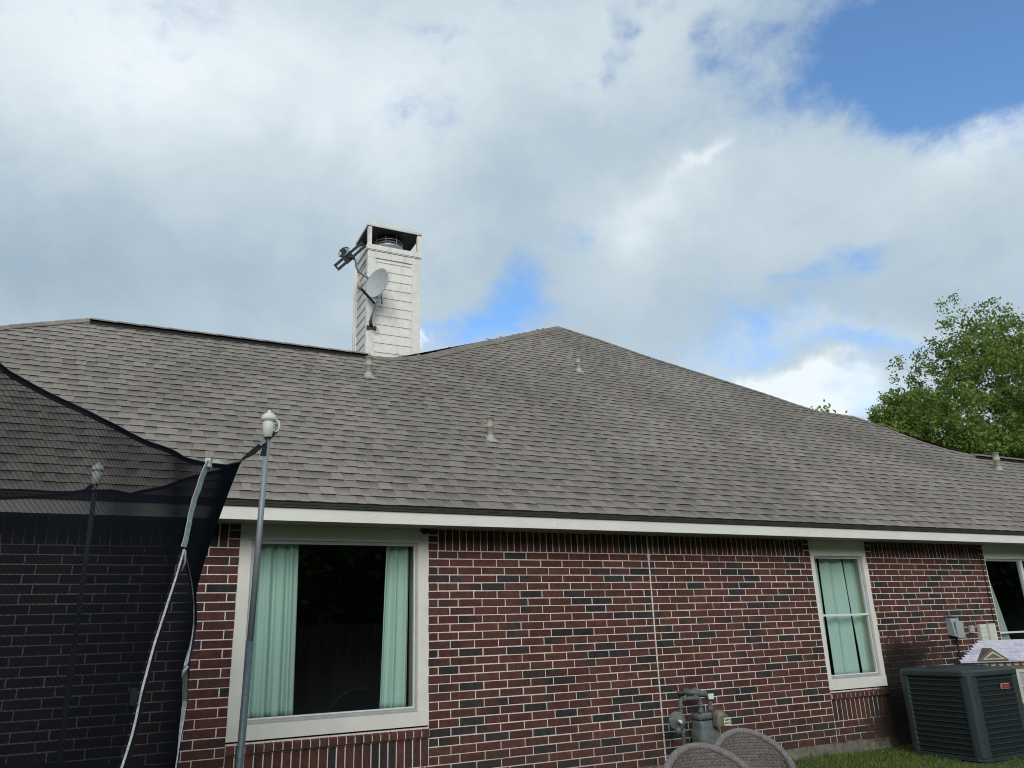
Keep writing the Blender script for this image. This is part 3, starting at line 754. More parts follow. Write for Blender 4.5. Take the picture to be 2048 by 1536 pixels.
b_ = rp3(-2.21, 0.10, 0.0); g = G(); g.lathe([(0.075, -0.02), (0.06, 0.015), (0.02, 0.04), (0.001, 0.046)], b_, (0, 0, 1), 14); obj('vent_cap', g, 'pvc_beige', house)

# windows
def window(x0, x1, zt_in, zb_in, side, rail=None, mull=None, hdr=True, right=True):
    g = G(); yf = 0.014
    zb0 = SILL
    if hdr: g.box(x0, x1, yf - 0.003, 0.06, zt_in, 2.467)
    g.box(x0, x0 + side, yf, 0.06, zb_in, zt_in - 0.001)
    if right: g.box(x1 - side, x1, yf, 0.06, zb_in, zt_in - 0.001)
    g.box(x0, x1, yf - 0.004, 0.06, zb0 + 0.004, zb_in - 0.001)
    w = obj('window', g, 'casing_paint', house)
    xi0, xi1 = x0 + side, x1 - (side if right else 0)
    f = G(); t = 0.022; ya, yb = 0.032, 0.075
    f.box(xi0, xi0 + t, ya, yb, zb_in, zt_in); f.box(xi1 - t, xi1, ya, yb, zb_in, zt_in)
    f.box(xi0, xi1, ya + .001, yb, zt_in - t, zt_in); f.box(xi0, xi1, ya - 0.016, yb, zb_in, zb_in + 0.012); f.box(xi0, xi1, ya + .002, yb, zb_in + .012, zb_in + t + 0.012)
    fr_ = obj('frame', f, 'aluminium', w); e_ = .010
    f = G(); f.box(xi0 + t, xi0 + t + e_, ya + .010, yb, zb_in + .034, zt_in - t); f.box(xi1 - t - e_, xi1 - t, ya + .010, yb, zb_in + .034, zt_in - t); f.box(xi0 + t, xi1 - t, ya + .009, yb, zb_in + .034, zb_in + .034 + e_); f.box(xi0 + t, xi1 - t, ya + .009, yb, zt_in - t - e_ * .7, zt_in - t)
    obj('glazing_bead', f, 'frame_white', w)
    if rail:
        r_ = G(); r_.box(xi0 + t, xi1 - t, ya - 0.002, ya + 0.030, rail - 0.012, rail + 0.012); obj('meeting_rail', r_, 'frame_white', w)
        for a, b, yy in ((zb_in + .03, rail - .011, 0.05), (rail + .011, zt_in - .02, 0.054)):
            p = G(); p.poly([(xi0 + t, yy, a), (xi1 - t, yy, a), (xi1 - t, yy, b), (xi0 + t, yy, b)]); obj('pane', p, 'glass', w)
    else:
        p = G(); p.poly([(xi0 + t, .057, zb_in + .03), (xi1 - t, .057, zb_in + .03), (xi1 - t, .057, zt_in - .02), (xi0 + t, .057, zt_in - .02)]); obj('pane', p, 'glass', w)
    if mull:
        for mx_ in mull:
            r_ = G(); r_.box(mx_ - 0.028, mx_ + 0.028, ya - 0.006, yb + .002, zb_in + .02, zt_in - .02); obj('mullion', r_, 'frame_white', w)
    # jamb lining inside
    j = G(); th = 0.02
    j.box(x0, x0 + side * .9, 0.076, 0.30, zb_in - .05, zt_in + .05); j.box(x1 - side * .9, x1, 0.076, 0.30, zb_in - .05, zt_in + .05)
    j.box(x0, x1, 0.061, 0.24, zb_in - .07, zb_in - .045); j.box(x0, x1, 0.061, 0.22, zt_in + .045, zt_in + .07)
    obj('jamb', j, 'jamb_beige', w)
    return w
w1 = window(W1[0], W1[1], 2.335, 0.815, 0.105)
w2 = window(W2[0], W2[1], 2.275, 0.815, 0.075, rail=1.552)
w3 = window(W3[0], W3[1], 2.272, 0.815, 0.03, rail=1.25, mull=[9.16, 10.7])
g = G(); g.box(9.19, 10.67, 0.0405, 0.042, 0.85, 2.25)
obj('insect_screen', g, 'insect_screen', w3)
# rooms behind the windows
def room(x0, x1, y1=4.2):
    g = G(); z0, z1 = 0.13, 2.55; a = 0.16
    g.poly([(x0, a, z0), (x1, a, z0), (x1, y1, z0), (x0, y1, z0)]); g.poly([(x0, a, z1), (x0, y1, z1), (x1, y1, z1), (x1, a, z1)])
    g.poly([(x0, y1, z0), (x1, y1, z0), (x1, y1, z1), (x0, y1, z1)]); g.poly([(x0, a, z0), (x0, y1, z0), (x0, y1, z1), (x0, a, z1)]); g.poly([(x1, a, z0), (x1, a, z1), (x1, y1, z1), (x1, y1, z0)])
    return g
obj('interior_wall', room(-3.4, 0.9), 'interior', house); obj('interior_wall', room(4.3, 6.6), 'interior', house); obj('interior_wall', room(7.6, 12.2), 'interior', house)

# curtains
def curtain(xa_t, xb_t, xa_b, xb_b, zt, zb, y, folds, amp, label, seed):
    rnd = random.Random(seed); cols = 70; rws = 26; ph = [rnd.uniform(0, 6.28) for _ in range(4)]
    P = []
    for i in range(rws):
        t = i / (rws - 1); z = zt + (zb - zt) * t; row = []
        a_ = xa_t + (xa_b - xa_t) * t; b_ = xb_t + (xb_b - xb_t) * t
        for j in range(cols):
            s = j / (cols - 1)
            d = 1.7 * amp * (math.sin(s * folds * 6.283 + ph[0] + 0.5 * math.sin(t * 2 + ph[3])) + 0.45 * math.sin(s * folds * 11.3 + ph[1] + t * .8)) * (0.55 + 0.45 * t) + 0.006 * math.sin(t * 5 + s * 3)
            row.append((a_ + (b_ - a_) * s + 0.006 * math.sin(s * folds * 6.283 + 1), y + d, z))
        P.append(row)
    g = G(); g.grid(P); o = obj('curtain', g, 'curtain'); m = o.modifiers.new('cloth', 'SOLIDIFY'); m.thickness = 0.0015
    tag(o, label, 'curtain'); return o
curtain(-1.87, -1.44, -1.85, -1.41, 2.40, 0.84, 0.16, 4.0, 0.020, 'wide mint green curtain at the left side of the large dark window', 3)
curtain(-0.60, -0.355, -0.655, -0.365, 2.40, 0.84, 0.16, 2.6, 0.019, 'narrow mint green curtain at the right side of the large dark window', 5)
curtain(4.96, 5.13, 4.955, 5.105, 2.36, 0.83, 0.165, 1.2, 0.010, 'narrow left mint curtain panel in the slim two sash window', 8)
curtain(5.175, 5.56, 5.15, 5.585, 2.36, 0.83, 0.17, 1.6, 0.013, 'broad middle mint curtain panel in the slim two sash window', 13)
curtain(5.60, 5.80, 5.63, 5.81, 2.36, 0.83, 0.17, 1.1, 0.009, 'narrow right mint curtain panel in the slim two sash window', 21)
o = curtain(8.36, 8.39, 8.36, 8.70, 2.10, 0.83, 0.10, 1.3, 0.008, 'pale green curtain drawn back in the screened window at the right', 34)
o.data.materials[0] = MAT['curtain_pale']

# chimney
cx0, cx1, cy0, cy1 = 0.115, 0.965, 3.65, 4.32
g = G(); g.box(cx0 + .012, cx1 - .012, cy0 + .012, cy1 - .012, 4.6, 7.38)
ch = obj('chimney', g, 'chimney_paint', house)
zb = 5.19
while zb < 7.2:
    zt_ = min(zb + 0.153, 7.245)
    for (fa, fb, face) in ((cx0 + .12, cx1 - .13, 'f'), (cy0 + .06, cy1 - .06, 'l')):
        g = G(); l0, l1 = 0.004, 0.0
        if face == 'f': P = [(fa, cy0 - .006, zb + .004), (fb, cy0 - .006, zb + .004), (fb, cy0 + .006, zt_ + .004), (fa, cy0 + .006, zt_ + .004), (fa, cy0 + .013, zb + .004), (fb, cy0 + .013, zb + .004), (fb, cy0 + .0135, zt_ + .004), (fa, cy0 + .0135, zt_ + .004)]
        else: P = [(cx0 - .006, fb, zb + .004), (cx0 - .006, fa, zb + .004), (cx0 + .006, fa, zt_ + .004), (cx0 + .006, fb, zt_ + .004), (cx0 + .013, fb, zb + .004), (cx0 + .013, fa, zb + .004), (cx0 + .0135, fa, zt_ + .004), (cx0 + .0135, fb, zt_ + .004)]
        g.quadbox(P); obj('siding_board', g, 'chimney_paint', ch)
    zb += 0.153
def chb(name, *bx, m='chimney_paint'):
    g = G()
    for b in bx: g.box(*b)
    return obj(name, g, m, ch)
chb('corner_board', (cx0 - .002, cx0 + .12, cy0 - .016, cy0 + .012, 5.0, 7.245)); chb('corner_board', (cx1 - .13, cx1 + .002, cy0 - .016, cy0 + .012, 5.0, 7.245))
chb('corner_board', (cx0 - .016, cx0 + .010, cy0 - .0155, cy0 + .06, 5.0, 7.244)); chb('corner_board', (cx0 - .016, cx0 + .010, cy1 - .06, cy1 + .01, 5.0, 7.244))
chb('corner_board', (cx1 - .010, cx1 + .010, cy0 - .0155, cy1 + .01, 5.0, 7.244))
chb('frieze_board', (cx0 - .018, cx1 + .012, cy0 - .018, cy1 + .012, 7.2455, 7.352))
chb('crown', (cx0 - .028, cx1 + .025, cy0 - .028, cy1 + .025, 7.362, 7.372), (cx0 - .036, cx1 + .034, cy0 - .036, cy1 + .034, 7.378, 7.462))
t = 0.062
for (a, b) in ((cx0 - .02, cy0 - .02), (cx1 + .02 - t, cy0 - .02), (cx0 - .02, cy1 + .02 - t), (cx1 + .02 - t, cy1 + .02 - t)):
    chb('post', (a, a + t, b, b + t, 7.46, 7.80))
g = G(); a0, a1, b0, b1 = cx0 - .035, cx1 + .035, cy0 - .035, cy1 + .035
zl = 7.79; zp = 8.0
low = [(a0, b0, zl), (a1, b0, zl), (a1, b1, zl), (a0, b1, zl)]; md = [(x, y, zl + .035) for x, y, z in low]; hi = [(a0 + .12, b0 + .17, zp), (a1 - .12, b0 + .17, zp), (a1 - .12, b1 - .17, zp), (a0 + .12, b1 - .17, zp)]
g.v = low + md + hi; g.f = [(3, 2, 1, 0)] + [(r + k, r + (k + 1) % 4, r + 4 + (k + 1) % 4, r + 4 + k) for r in (0, 4) for k in range(4)] + [(8, 9, 10, 11)]; g.sm = [False] * len(g.f)
obj('lid', g, 'lid_metal', ch)
g = G(); g.box(a0 + .01, a1 - .01, b0 + .01, b1 - .01, zl - .006, zl - .001); obj('lid_shade_panel', g, 'bracket_dark', ch)  # dark sheet added below the lid, painting in the shade of the cap opening
g = G(); cxm, cym = (cx0 + cx1) / 2, (cy0 + cy1) / 2
g.lathe([(0.24, 7.40), (0.24, 7.57), (0.25, 7.575), (0.25, 7.615), (0.24, 7.62), (0.23, 7.615), (0.23, 7.4)], (cxm, cym, 0), (0, 0, 1), 28)
obj('flue_collar', g, 'mast_grey', ch)
g = G(); g.lathe([(0.205, 7.45), (0.205, 7.77), (0.10, 7.78)], (cxm, cym, 0), (0, 0, 1), 24); obj('flue', g, 'bracket_dark', ch)
g = G()
for zz in (7.65, 7.70): g.lathe([(0.23, zz), (0.236, zz + .005), (0.23, zz + .01), (0.226, zz + .005), (0.23, zz)], (cxm, cym, 0), (0, 0, 1), 28)
for k in range(8):
    an = k * math.pi / 4 + .3; g.tube([(cxm + .23 * math.cos(an), cym + .23 * math.sin(an), 7.58), (cxm + .23 * math.cos(an), cym + .23 * math.sin(an), 7.78)], 0.005, 6)
obj('flue_cage', g, 'mast_grey', ch)
g = G(); g.tube([(cx0 - .03, cy1 - .02, 5.2), (cx0 - .03, cy1 - .02, 7.3)], 0.022, 8); obj('downpipe', g, 'chimney_paint', ch)

# satellite dish on the chimney front
def ipt(x, y, Y):
    v = FW + RT * ((x - 1024) / FPX) - UP * ((y - 768) / FPX); t_ = (Y - CAMPOS.y) / v.y; return CAMPOS + v * t_
sat = thing('satellite_dish', (0.2, 3.63, 6.03), 'round pale grey satellite dish on a short mast on the front of the white chimney', 'satellite dish')
so = (0.2, 3.63, 6.03)
foot = Vector((0.195, 3.634, 6.03)); dc = Vector((0.175, 3.36, 6.672)); toc = (CAMPOS - dc).normalized()
imr, imu = RT, UP
nn = (toc * math.cos(R(48)) + (-imr * 0.86 + imu * 0.50).normalized() * math.sin(R(48))).normalized()
g = G(); Rd = 0.245
prof = [(0.001, -0.050), (0.06, -0.047), (0.12, -0.038), (0.18, -0.022), (0.225, -0.006), (Rd, 0.003), (Rd + .004, -0.001), (Rd, -0.008), (0.18, -0.030), (0.12, -0.046), (0.001, -0.058)]
g.lathe(prof, dc, nn, 40); obj('dish', g, 'dish_grey', sat, so)
botd = (imr * -0.35 - imu * 0.94); botd = (botd - nn * botd.dot(nn)).normalized()
hub = dc - nn * 0.06 + botd * 0.02
arm0 = ipt(749, 606, 3.38); arm1 = ipt(719, 574, 3.12)
g = G(); dd = (arm1 - arm0).normalized(); sdv = dd.cross(Vector((0, 0, 1))).normalized() * 0.014; upv = sdv.cross(dd).normalized() * 0.014
g.quadbox([arm0 - sdv - upv, arm0 + sdv - upv, arm0 + sdv + upv, arm0 - sdv + upv, arm1 - sdv - upv, arm1 + sdv - upv, arm1 + sdv + upv, arm1 - sdv + upv]); obj('feed_arm', g, 'bracket_dark', sat, so)
g = G(); g.lathe([(0.001, -.06), (0.030, -.055), (0.036, 0), (0.034, .04), (0.001, .045)], arm1 + Vector((0, 0, .03)), (0.1, 0.2, 1), 14)
g.lathe([(0.001, 0), (0.026, .002), (0.030, .05), (0.024, .07), (0.001, .072)], arm1 + Vector((.0, .02, .04)), (dc - arm1), 14); obj('receiver', g, 'pvc_beige', sat, so)
g = G(); g.tube([ipt(741, 641, 3.60) , ipt(745, 628, 3.52), ipt(750, 610, 3.46), ipt(752, 600, 3.45)], 0.019, 12); obj('mast', g, 'mast_grey', sat, so)
g = G(); m0 = ipt(752, 600, 3.43)
g.tube([m0, hub], 0.02, 8); g.box(m0.x - .05, m0.x + .035, m0.y - .03, m0.y + .02, m0.z - .03, m0.z + .03)
g.tube([ipt(763, 588, 3.44), ipt(764, 608, 3.46)], 0.013, 8); g.tube([m0, ipt(763, 592, 3.44)], 0.012, 8); g.tube([m0, arm0], 0.02, 8); obj('bracket', g, 'galvanised', sat, so)
g = G(); fp = Vector((0.18, 3.632, 6.05))
g.tube([ipt(741, 641, 3.60), fp], [0.022, 0.03], 10)
g.box(fp.x - .07, fp.x + .07, 3.62, 3.632, fp.z - .05, fp.z + .01); g.box(fp.x - .075, fp.x - .045, 3.60, 3.632, fp.z - .055, fp.z - .01); g.box(fp.x + .045, fp.x + .075, 3.60, 3.632, fp.z - .055, fp.z - .01)
obj('foot', g, 'bracket_dark', sat, so)
g = G(); g.tube([m0, ipt(754, 615, 3.46), ipt(752, 625, 3.5), ipt(748, 640, 3.56), ipt(752, 652, 3.61), ipt(758, 661, 3.62), ipt(752, 668, 3.625), ipt(744, 662, 3.625), ipt(743, 655, 3.625)], 0.0045, 6); obj('cable', g, 'box_grey', sat, so)

ant = thing('antenna_mount', (0.1, 3.62, 6.8), 'dark slotted antenna bracket on a bent grey mast left of the chimney top', 'antenna')
ao = (0.1, 3.62, 6.8); YA = 3.50
pA, pB = ipt(672, 536, YA - .12), ipt(728, 488, YA + .10); dd = (pB - pA).normalized(); tocA = (CAMPOS - pA).normalized(); wd = dd.cross(tocA).normalized()
g = G()
def bar(c0, c1, off, hw, th=0.008):
    a = c0 + wd * off; b = c1 + wd * off; w_ = wd * hw; t_ = tocA * th
    g.quadbox([a - w_ + t_, a + w_ + t_, b + w_ + t_, b - w_ + t_, a - w_ - t_, a + w_ - t_, b + w_ - t_, b - w_ - t_])
bar(pA, pB, -0.036, 0.022); bar(pA, pB, 0.036, 0.022); bar(pA, pA + dd * .04, 0, .052, .0075); bar(pB - dd * .04, pB, 0, .052, .0075)
obj('slotted_bar', g, 'bracket_dark', ant, ao)
g = G(); pm = ipt(694, 514, YA - .02)
bar(pm - dd * .10, pm + dd * .13, 0, 0.085, 0.014); bar(pm - dd * .03, pm + dd * .08, -.10, 0.05, 0.012); obj('plate', g, 'bracket_dark', ant, ao)
g = G(); q = pm - tocA * .02 + dd * (.02) - wd * .085
g.lathe([(0.10, -.015), (0.105, 0), (0.09, .012), (0.001, .02)], q, (wd * .9 - tocA * .5), 20); obj('puck', g, 'dish_grey', ant, ao)
g = G(); kp = ipt(706, 516, YA - .03); g.lathe([(0.001, -.03), (.022, -.03), (.022, .03), (.001, .03)], kp, (1, 0, .3), 10); g.tube([pm, kp], .02, 8); obj('clamp', g, 'bracket_dark', ant, ao)
g = G(); g.tube([kp, ipt(711, 521, YA), ipt(713, 533, YA + .02), ipt(716, 541, YA + .04), ipt(724, 548, YA + .08), ipt(738, 557, 3.60), ipt(742, 560, 3.64)], 0.018, 12); obj('mast', g, 'mast_grey', ant, ao)

# small dark nest under the soffit
g = G(); g.lathe([(0.001, 0.02), (0.035, 0.018), (0.045, 0), (0.03, -.02), (0.001, -.032)], (-0.262, -0.01, 2.447), (0.1, 0, 1), 14)
tag(obj('nest', g, 'nest'), 'small dark lump tucked under the soffit at the corner of the large window', 'nest')

# boxes and cable on the wall
b0 = thing('disconnect_box', (7.28, 0, 1.25), 'grey metal electrical box with sloping cover on the brick wall', 'electrical box')
g = G(); g.quadbox([(7.17, -.105, 1.235), (7.33, -.105, 1.235), (7.33, -.075, 1.47), (7.17, -.075, 1.47), (7.17, -.001, 1.255), (7.33, -.001, 1.255), (7.33, -.001, 1.49), (7.17, -.001, 1.49)]); obj('enclosure', g, 'box_grey', b0, (7.28, 0, 1.25))
g = G(); g.box(7.20, 7.335, -.125, -.106, 1.215, 1.43); obj('cover', g, 'box_grey', b0, (7.28, 0, 1.25))
g = G(); g.box(7.15, 7.345, -.112, -.001, 1.4905, 1.505); obj('hood', g, 'box_grey', b0, (7.28, 0, 1.25))
g = G(); g.tube([(7.26, -.045, 1.25), (7.26, -.045, .95), (7.2, -.1, .75), (6.95, -.3, .62)], .013, 8); obj('conduit', g, 'cable_black', b0, (7.28, 0, 1.25))
b1 = thing('outlet_box', (7.64, 0, 1.3), 'tiny square grey cover plate between the two wall boxes', 'outlet')
g = G(); g.box(7.605, 7.70, -.028, -.001, 1.27, 1.365); obj('cover_plate', g, 'box_grey', b1, (7.64, 0, 1.3))
g = G(); g.box(7.635, 7.67, -.034, -.0285, 1.29, 1.345); obj('flap', g, 'aluminium', b1, (7.64, 0, 1.3))
b2 = thing('utility_box', (8.0, 0, 1.15), 'cream white plastic utility box beside the screened window', 'utility box')
g = G(); g.box(7.80, 8.07, -.045, -.001, 1.155, 1.375); obj('enclosure', g, 'box_white', b2, (8, 0, 1.15))
g = G(); g.box(7.93, 8.075, -.085, -.046, 1.15, 1.38); obj('cover', g, 'box_white', b2, (8, 0, 1.15))
g = G()
for zz in (1.20, 1.26, 1.32): g.box(7.805, 7.92, -.0475, -.0455, zz, zz + .004)
obj('seam', g, 'pvc_beige', b2, (8, 0, 1.15))
g = G(); pts = [(8.19 + .006 * math.sin(i * 1.1), -.008, 2.46 - i * .045) for i in range(25)] + [(8.17, -.02, 1.37), (8.10, -.03, 1.36)]
g.tube(pts, 0.0055, 6); tag(obj('wall_cable', g, 'cable_black'), 'thin black cable running down the brick to the cream utility box', 'cable')

# gas meter
gm = thing('gas_meter', (2.6, -0.3, 0), 'green grey gas meter with bent pipes standing against the brick wall', 'gas meter'); go = (2.6, -0.3, 0); Yg = -0.28
def elbow(g, pts, r):   # rounds the corners of a pipe run
    out = [Vector(pts[0])]
    for i in range(1, len(pts) - 1):
        p, a, b = Vector(pts[i]), Vector(pts[i - 1]), Vector(pts[i + 1]); d1 = (a - p).normalized() * .045; d2 = (b - p).normalized() * .045
        for k in range(5):
            t = k / 4; out.append((p + d1) * (1 - t) ** 2 + p * 2 * t * (1 - t) + (p + d2) * t * t)
    out.append(Vector(pts[-1])); g.tube(out, r, 14)
g = G(); elbow(g, [(2.42, Yg, -0.05), (2.42, Yg, 0.765), (2.675, Yg, 0.765), (2.675, Yg, 0.64)], 0.020); obj('inlet_pipe', g, 'meter_pipe', gm, go)
for (x, z, ax) in ((2.42, .70, (0, 0, 1)), (2.42, .565, (0, 0, 1)), (2.42, .47, (0, 0, 1)), (2.465, .765, (1, 0, 0)), (2.62, .765, (1, 0, 0)), (2.675, .70, (0, 0, 1)), (2.675, .645, (0, 0, 1))):
    g = G(); g.lathe([(0.019, -.02), (0.028, -.02), (0.028, .02), (0.019, .02)], (x, Yg, z), ax, 14, False); obj('fitting', g, 'meter_pipe', gm, go)
g = G(); rc = Vector((2.335, Yg - .03, 0.57)); rn = Vector((-0.35, -1, 0.05))
g.lathe([(0.001, -.045), (0.05, -.045), (0.082, -.01), (0.088, -.006), (0.088, .008), (0.08, .012), (0.05, .035), (0.022, .045), (0.020, .05), (0.001, .05)], rc, rn, 28)
g.lathe([(0.001, .0), (0.03, 0), (0.034, .03), (0.034, .06), (0.001, .06)], rc + Vector((.0, .0, -.06)), (0.1, 0, -1), 14); g.tube([rc + Vector((.02, .03, 0)), (2.42, Yg, .555)], .03, 12)
obj('regulator', g, 'meter_paint', gm, go)
g = G(); g.tube([rc + rn.normalized() * .045, rc + rn.normalized() * .095 + Vector((.02, 0, -.01))], .015, 12); obj('regulator_cap', g, 'white_tag', gm, go)
g = G()
def rbox(g, x0, x1, y0, y1, z0, z1, r=.03):
    ring = []
    for cx, cy, s in ((x1 - r, y1 - r, 0), (x0 + r, y1 - r, 90), (x0 + r, y0 + r, 180), (x1 - r, y0 + r, 270)):
        for k in range(5): an = R(s + k * 22.5); ring.append((cx + r * math.cos(an), cy + r * math.sin(an)))
    n = len(g.v); m_ = len(ring); c = ((x0 + x1) / 2, (y0 + y1) / 2)
    lv = [(z0, .93), (z0 + .012, 1), (z1 - .012, 1), (z1, .93)]
    for z, sc in lv:
        for x, y in ring: g.v.append((c[0] + (x - c[0]) * sc, c[1] + (y - c[1]) * sc, z))
    for i in range(3):
        for k in range(m_): a = n + i * m_ + k; b = n + i * m_ + (k + 1) % m_; g.f.append((a, b, b + m_, a + m_)); g.sm.append(True)
    g.f.append(tuple(n + 3 * m_ + k for k in range(m_))); g.sm.append(False); g.f.append(tuple(n + k for k in range(m_))[::-1]); g.sm.append(False)
rbox(g, 2.585, 2.80, Yg - .10, Yg + .08, .33, .55, .04); rbox(g, 2.573, 2.83, Yg - .112, Yg + .09, .29, .46, .045); obj('case', g, 'meter_paint', gm, go)
g = G(); rbox(g, 2.58, 2.85, Yg - .09, Yg + .08, .555, .615, .04); g.tube([(2.60, Yg - .07, .60), (2.83, Yg - .07, .60)], .022, 12)
obj('meter_top', g, 'meter_paint', gm, go)
g = G()
for k in range(6): g.lathe([(0.001, 0), (.008, 0), (.008, .012), (.001, .012)], (2.61 + k * .042, Yg - .104, .568), (0, -1, 0), 6, False)
obj('flange_bolt', g, 'bracket_dark', gm, go)
g = G(); rbox(g, 2.72, 2.875, Yg - .20, Yg - .10, .49, .60, .03); g.lathe([(0.072, 0), (.07, .03), (.04, .055), (.001, .06)], (2.80, Yg - .13, .585), (0, -.3, 1), 18); obj('index_cover', g, 'meter_index', gm, go)
g = G(); g.box(2.795, 2.885, Yg - .2035, Yg - .2015, .50, .575); obj('index_label', g, 'label_paper', gm, go)
g = G()
for r_ in range(2):
    for k in range(5): g.box(2.803 + k * .016, 2.814 + k * .016, Yg - .2055, Yg - .2040, .548 - r_ * .03, .560 - r_ * .03)
obj('index_print', g, 'ink', gm, go)
g = G(); elbow(g, [(2.80, Yg, .60), (2.80, Yg, .77), (2.70, -.12, .80), (2.62, -.0, .80)], .020); g.tube([(2.79, Yg + .02, .79), (2.60, -.12, .825)], .032, 12); g.tube([(2.66, -.14, .81), (2.73, -.17, .84)], .022, 10); obj('outlet_pipe', g, 'meter_pipe', gm, go)
g = G(); g.lathe([(0.001, -.03), (.034, -.03), (.034, .03), (.001, .03)], (2.80, Yg, .765), (0, 0, 1), 12); g.lathe([(.018, -.02), (.03, -.02), (.03, .02), (.018, .02)], (2.80, Yg, .66), (0, 0, 1), 12, False); obj('valve', g, 'meter_pipe', gm, go)
g = G(); g.box(2.755, 2.825, Yg - .046, Yg - .044, .745, .80); obj('tag', g, 'white_tag', gm, go)

# condenser unit
ac = thing('air_conditioner', (5.98, -0.87, 0), 'large dark green louvred air conditioner condenser on the grass', 'air conditioner'); aco = (5.98, -0.87, 0)
ax0, ax1, ay0, ay1, AH, CF = 5.53, 6.42, -1.33, -0.42, 0.91, 0.085
ringo = [(ax0 + CF, ay0), (ax1 - CF, ay0), (ax1, ay0 + CF), (ax1, ay1 - CF), (ax1 - CF, ay1), (ax0 + CF, ay1), (ax0, ay1 - CF), (ax0, ay0 + CF)]
mid = ((ax0 + ax1) / 2, (ay0 + ay1) / 2)
def scl(ring, d):
    return [(x + d * (1 if x < mid[0] else -1), y + d * (1 if y < mid[1] else -1)) for x, y in ring]
def shell(g, rings, capt=True, capb=False, sm=False):
    n = len(g.v); m_ = len(rings[0][0])
    for rg, z in rings:
        for x, y in rg: g.v.append((x, y, z))
    for i in range(len(rings) - 1):
        for k in range(m_): a = n + i * m_ + k; b = n + i * m_ + (k + 1) % m_; g.f.append((a, b, b + m_, a + m_)); g.sm.append(sm)
    if capt: e = n + (len(rings) - 1) * m_; g.f.append(tuple(e + k for k in range(m_))); g.sm.append(False)
    if capb: g.f.append(tuple(n + k for k in range(m_))[::-1]); g.sm.append(False)
g = G(); shell(g, [(scl(ringo, .016), .03), (scl(ringo, .016), AH - .05)], False); obj('coil', g, 'ac_inside', ac, aco)
for k, (cx, cy) in enumerate(((ax0, ay0), (ax1, ay0), (ax1, ay1), (ax0, ay1))):
    sx = 1 if cx == ax0 else -1; sy = 1 if cy == ay0 else -1; g = G()
    o_ = [(cx, cy + sy * (CF + .03)), (cx, cy + sy * CF), (cx + sx * .012, cy + sy * .04), (cx + sx * .04, cy + sy * .012), (cx + sx * CF, cy), (cx + sx * (CF + .03), cy)]
    if sx * sy < 0: pass
    i_ = [(x + sx * .03, y + sy * .03) for x, y in o_][::-1]
    shell(g, [(o_ + i_, .03), (o_ + i_, AH - .05)], True, True); obj('corner_post', g, 'ac_green', ac, aco)
NL = 15; pz = (AH - .05 - .05) / NL
for k in range(NL):
    z = .05 + k * pz
    g = G()
    c_ = CF + .02
    for (xa, ya, xb, yb, nx, ny) in ((ax0, ay0 + c_, ax0, ay1 - c_, -1, 0), (ax0 + c_, ay0, ax1 - c_, ay0, 0, -1), (ax1, ay0 + c_, ax1, ay1 - c_, 1, 0), (ax0 + c_, ay1, ax1 - c_, ay1, 0, 1)):
        def q(t, d, zz): return (xa + (xb - xa) * t - nx * d, ya + (yb - ya) * t - ny * d, zz)
        g.quadbox([q(0, .002, z), q(1, .002, z), q(1, .002, z + .010), q(0, .002, z + .010), q(0, .014, z + .006), q(1, .014, z + .006), q(1, .014, z + .010), q(0, .014, z + .010)])
    obj('louvre', g, 'ac_green', ac, aco)
g = G()   # vertical grille wires
for (xa, ya, xb, yb) in ((ax0 + .013, ay0 + .1, ax0 + .013, ay1 - .1), (ax0 + .1, ay0 + .013, ax1 - .1, ay0 + .013)):
    for k in range(1, 40): t = k / 40; g.tube([(xa + (xb - xa) * t, ya + (yb - ya) * t, .05), (xa + (xb - xa) * t, ya + (yb - ya) * t, AH - .05)], .0015, 4, False)
tag(obj('grille_wire', g, 'ac_green', ac, aco), kind='stuff')
g = G(); shell(g, [(scl(ringo, -.008), .0), (scl(ringo, -.008), .035), (scl(ringo, .02), .04)], True, True); obj('base_pan', g, 'ac_green', ac, aco)
g = G(); shell(g, [(scl(ringo, -.004), AH - .065), (scl(ringo, -.012), AH - .055), (scl(ringo, -.012), AH - .015), (scl(ringo, .0), AH), (scl(ringo, .12), AH + .012)], False, True)
seg = 36; c0 = mid; n = len(g.v); out = [(mid[0] + .34 * math.cos(2 * math.pi * k / seg), mid[1] + .34 * math.sin(2 * math.pi * k / seg)) for k in range(seg)]
shell(g, [(scl(ringo, .12), AH + .012), (scl(ringo, .14), AH + .012)], True); g.lathe([(0.36, AH + .0125), (0.33, AH + .022), (0.31, AH + .016)], (mid[0], mid[1], 0), (0, 0, 1), 36)
obj('top_panel', g, 'ac_green', ac, aco)
g = G()
for r_ in np.linspace(.05, .32, 14): g.lathe([(r_, AH + .02), (r_ + .003, AH + .023), (r_, AH + .026), (r_ - .003, AH + .023), (r_, AH + .02)], (mid[0], mid[1], 0), (0, 0, 1), 30)
obj('fan_guard', g, 'ac_green', ac, aco)
g = G(); g.box(6.03, 6.175, ay0 - .010, ay0 - .001, .70, .755); bd = obj('badge', g, 'badge_silver', ac, aco)
g = G(); g.box(6.034, 6.171, ay0 - .0125, ay0 - .0102, .704, .751); obj('badge_face', g, 'badge_red', bd, aco)
g = G()
for i in range(9): g.box(6.045 + i * .0125, 6.053 + i * .0125, ay0 - .0138, ay0 - .0126, .722, .732)
obj('lettering', g, 'badge_print', bd, aco)

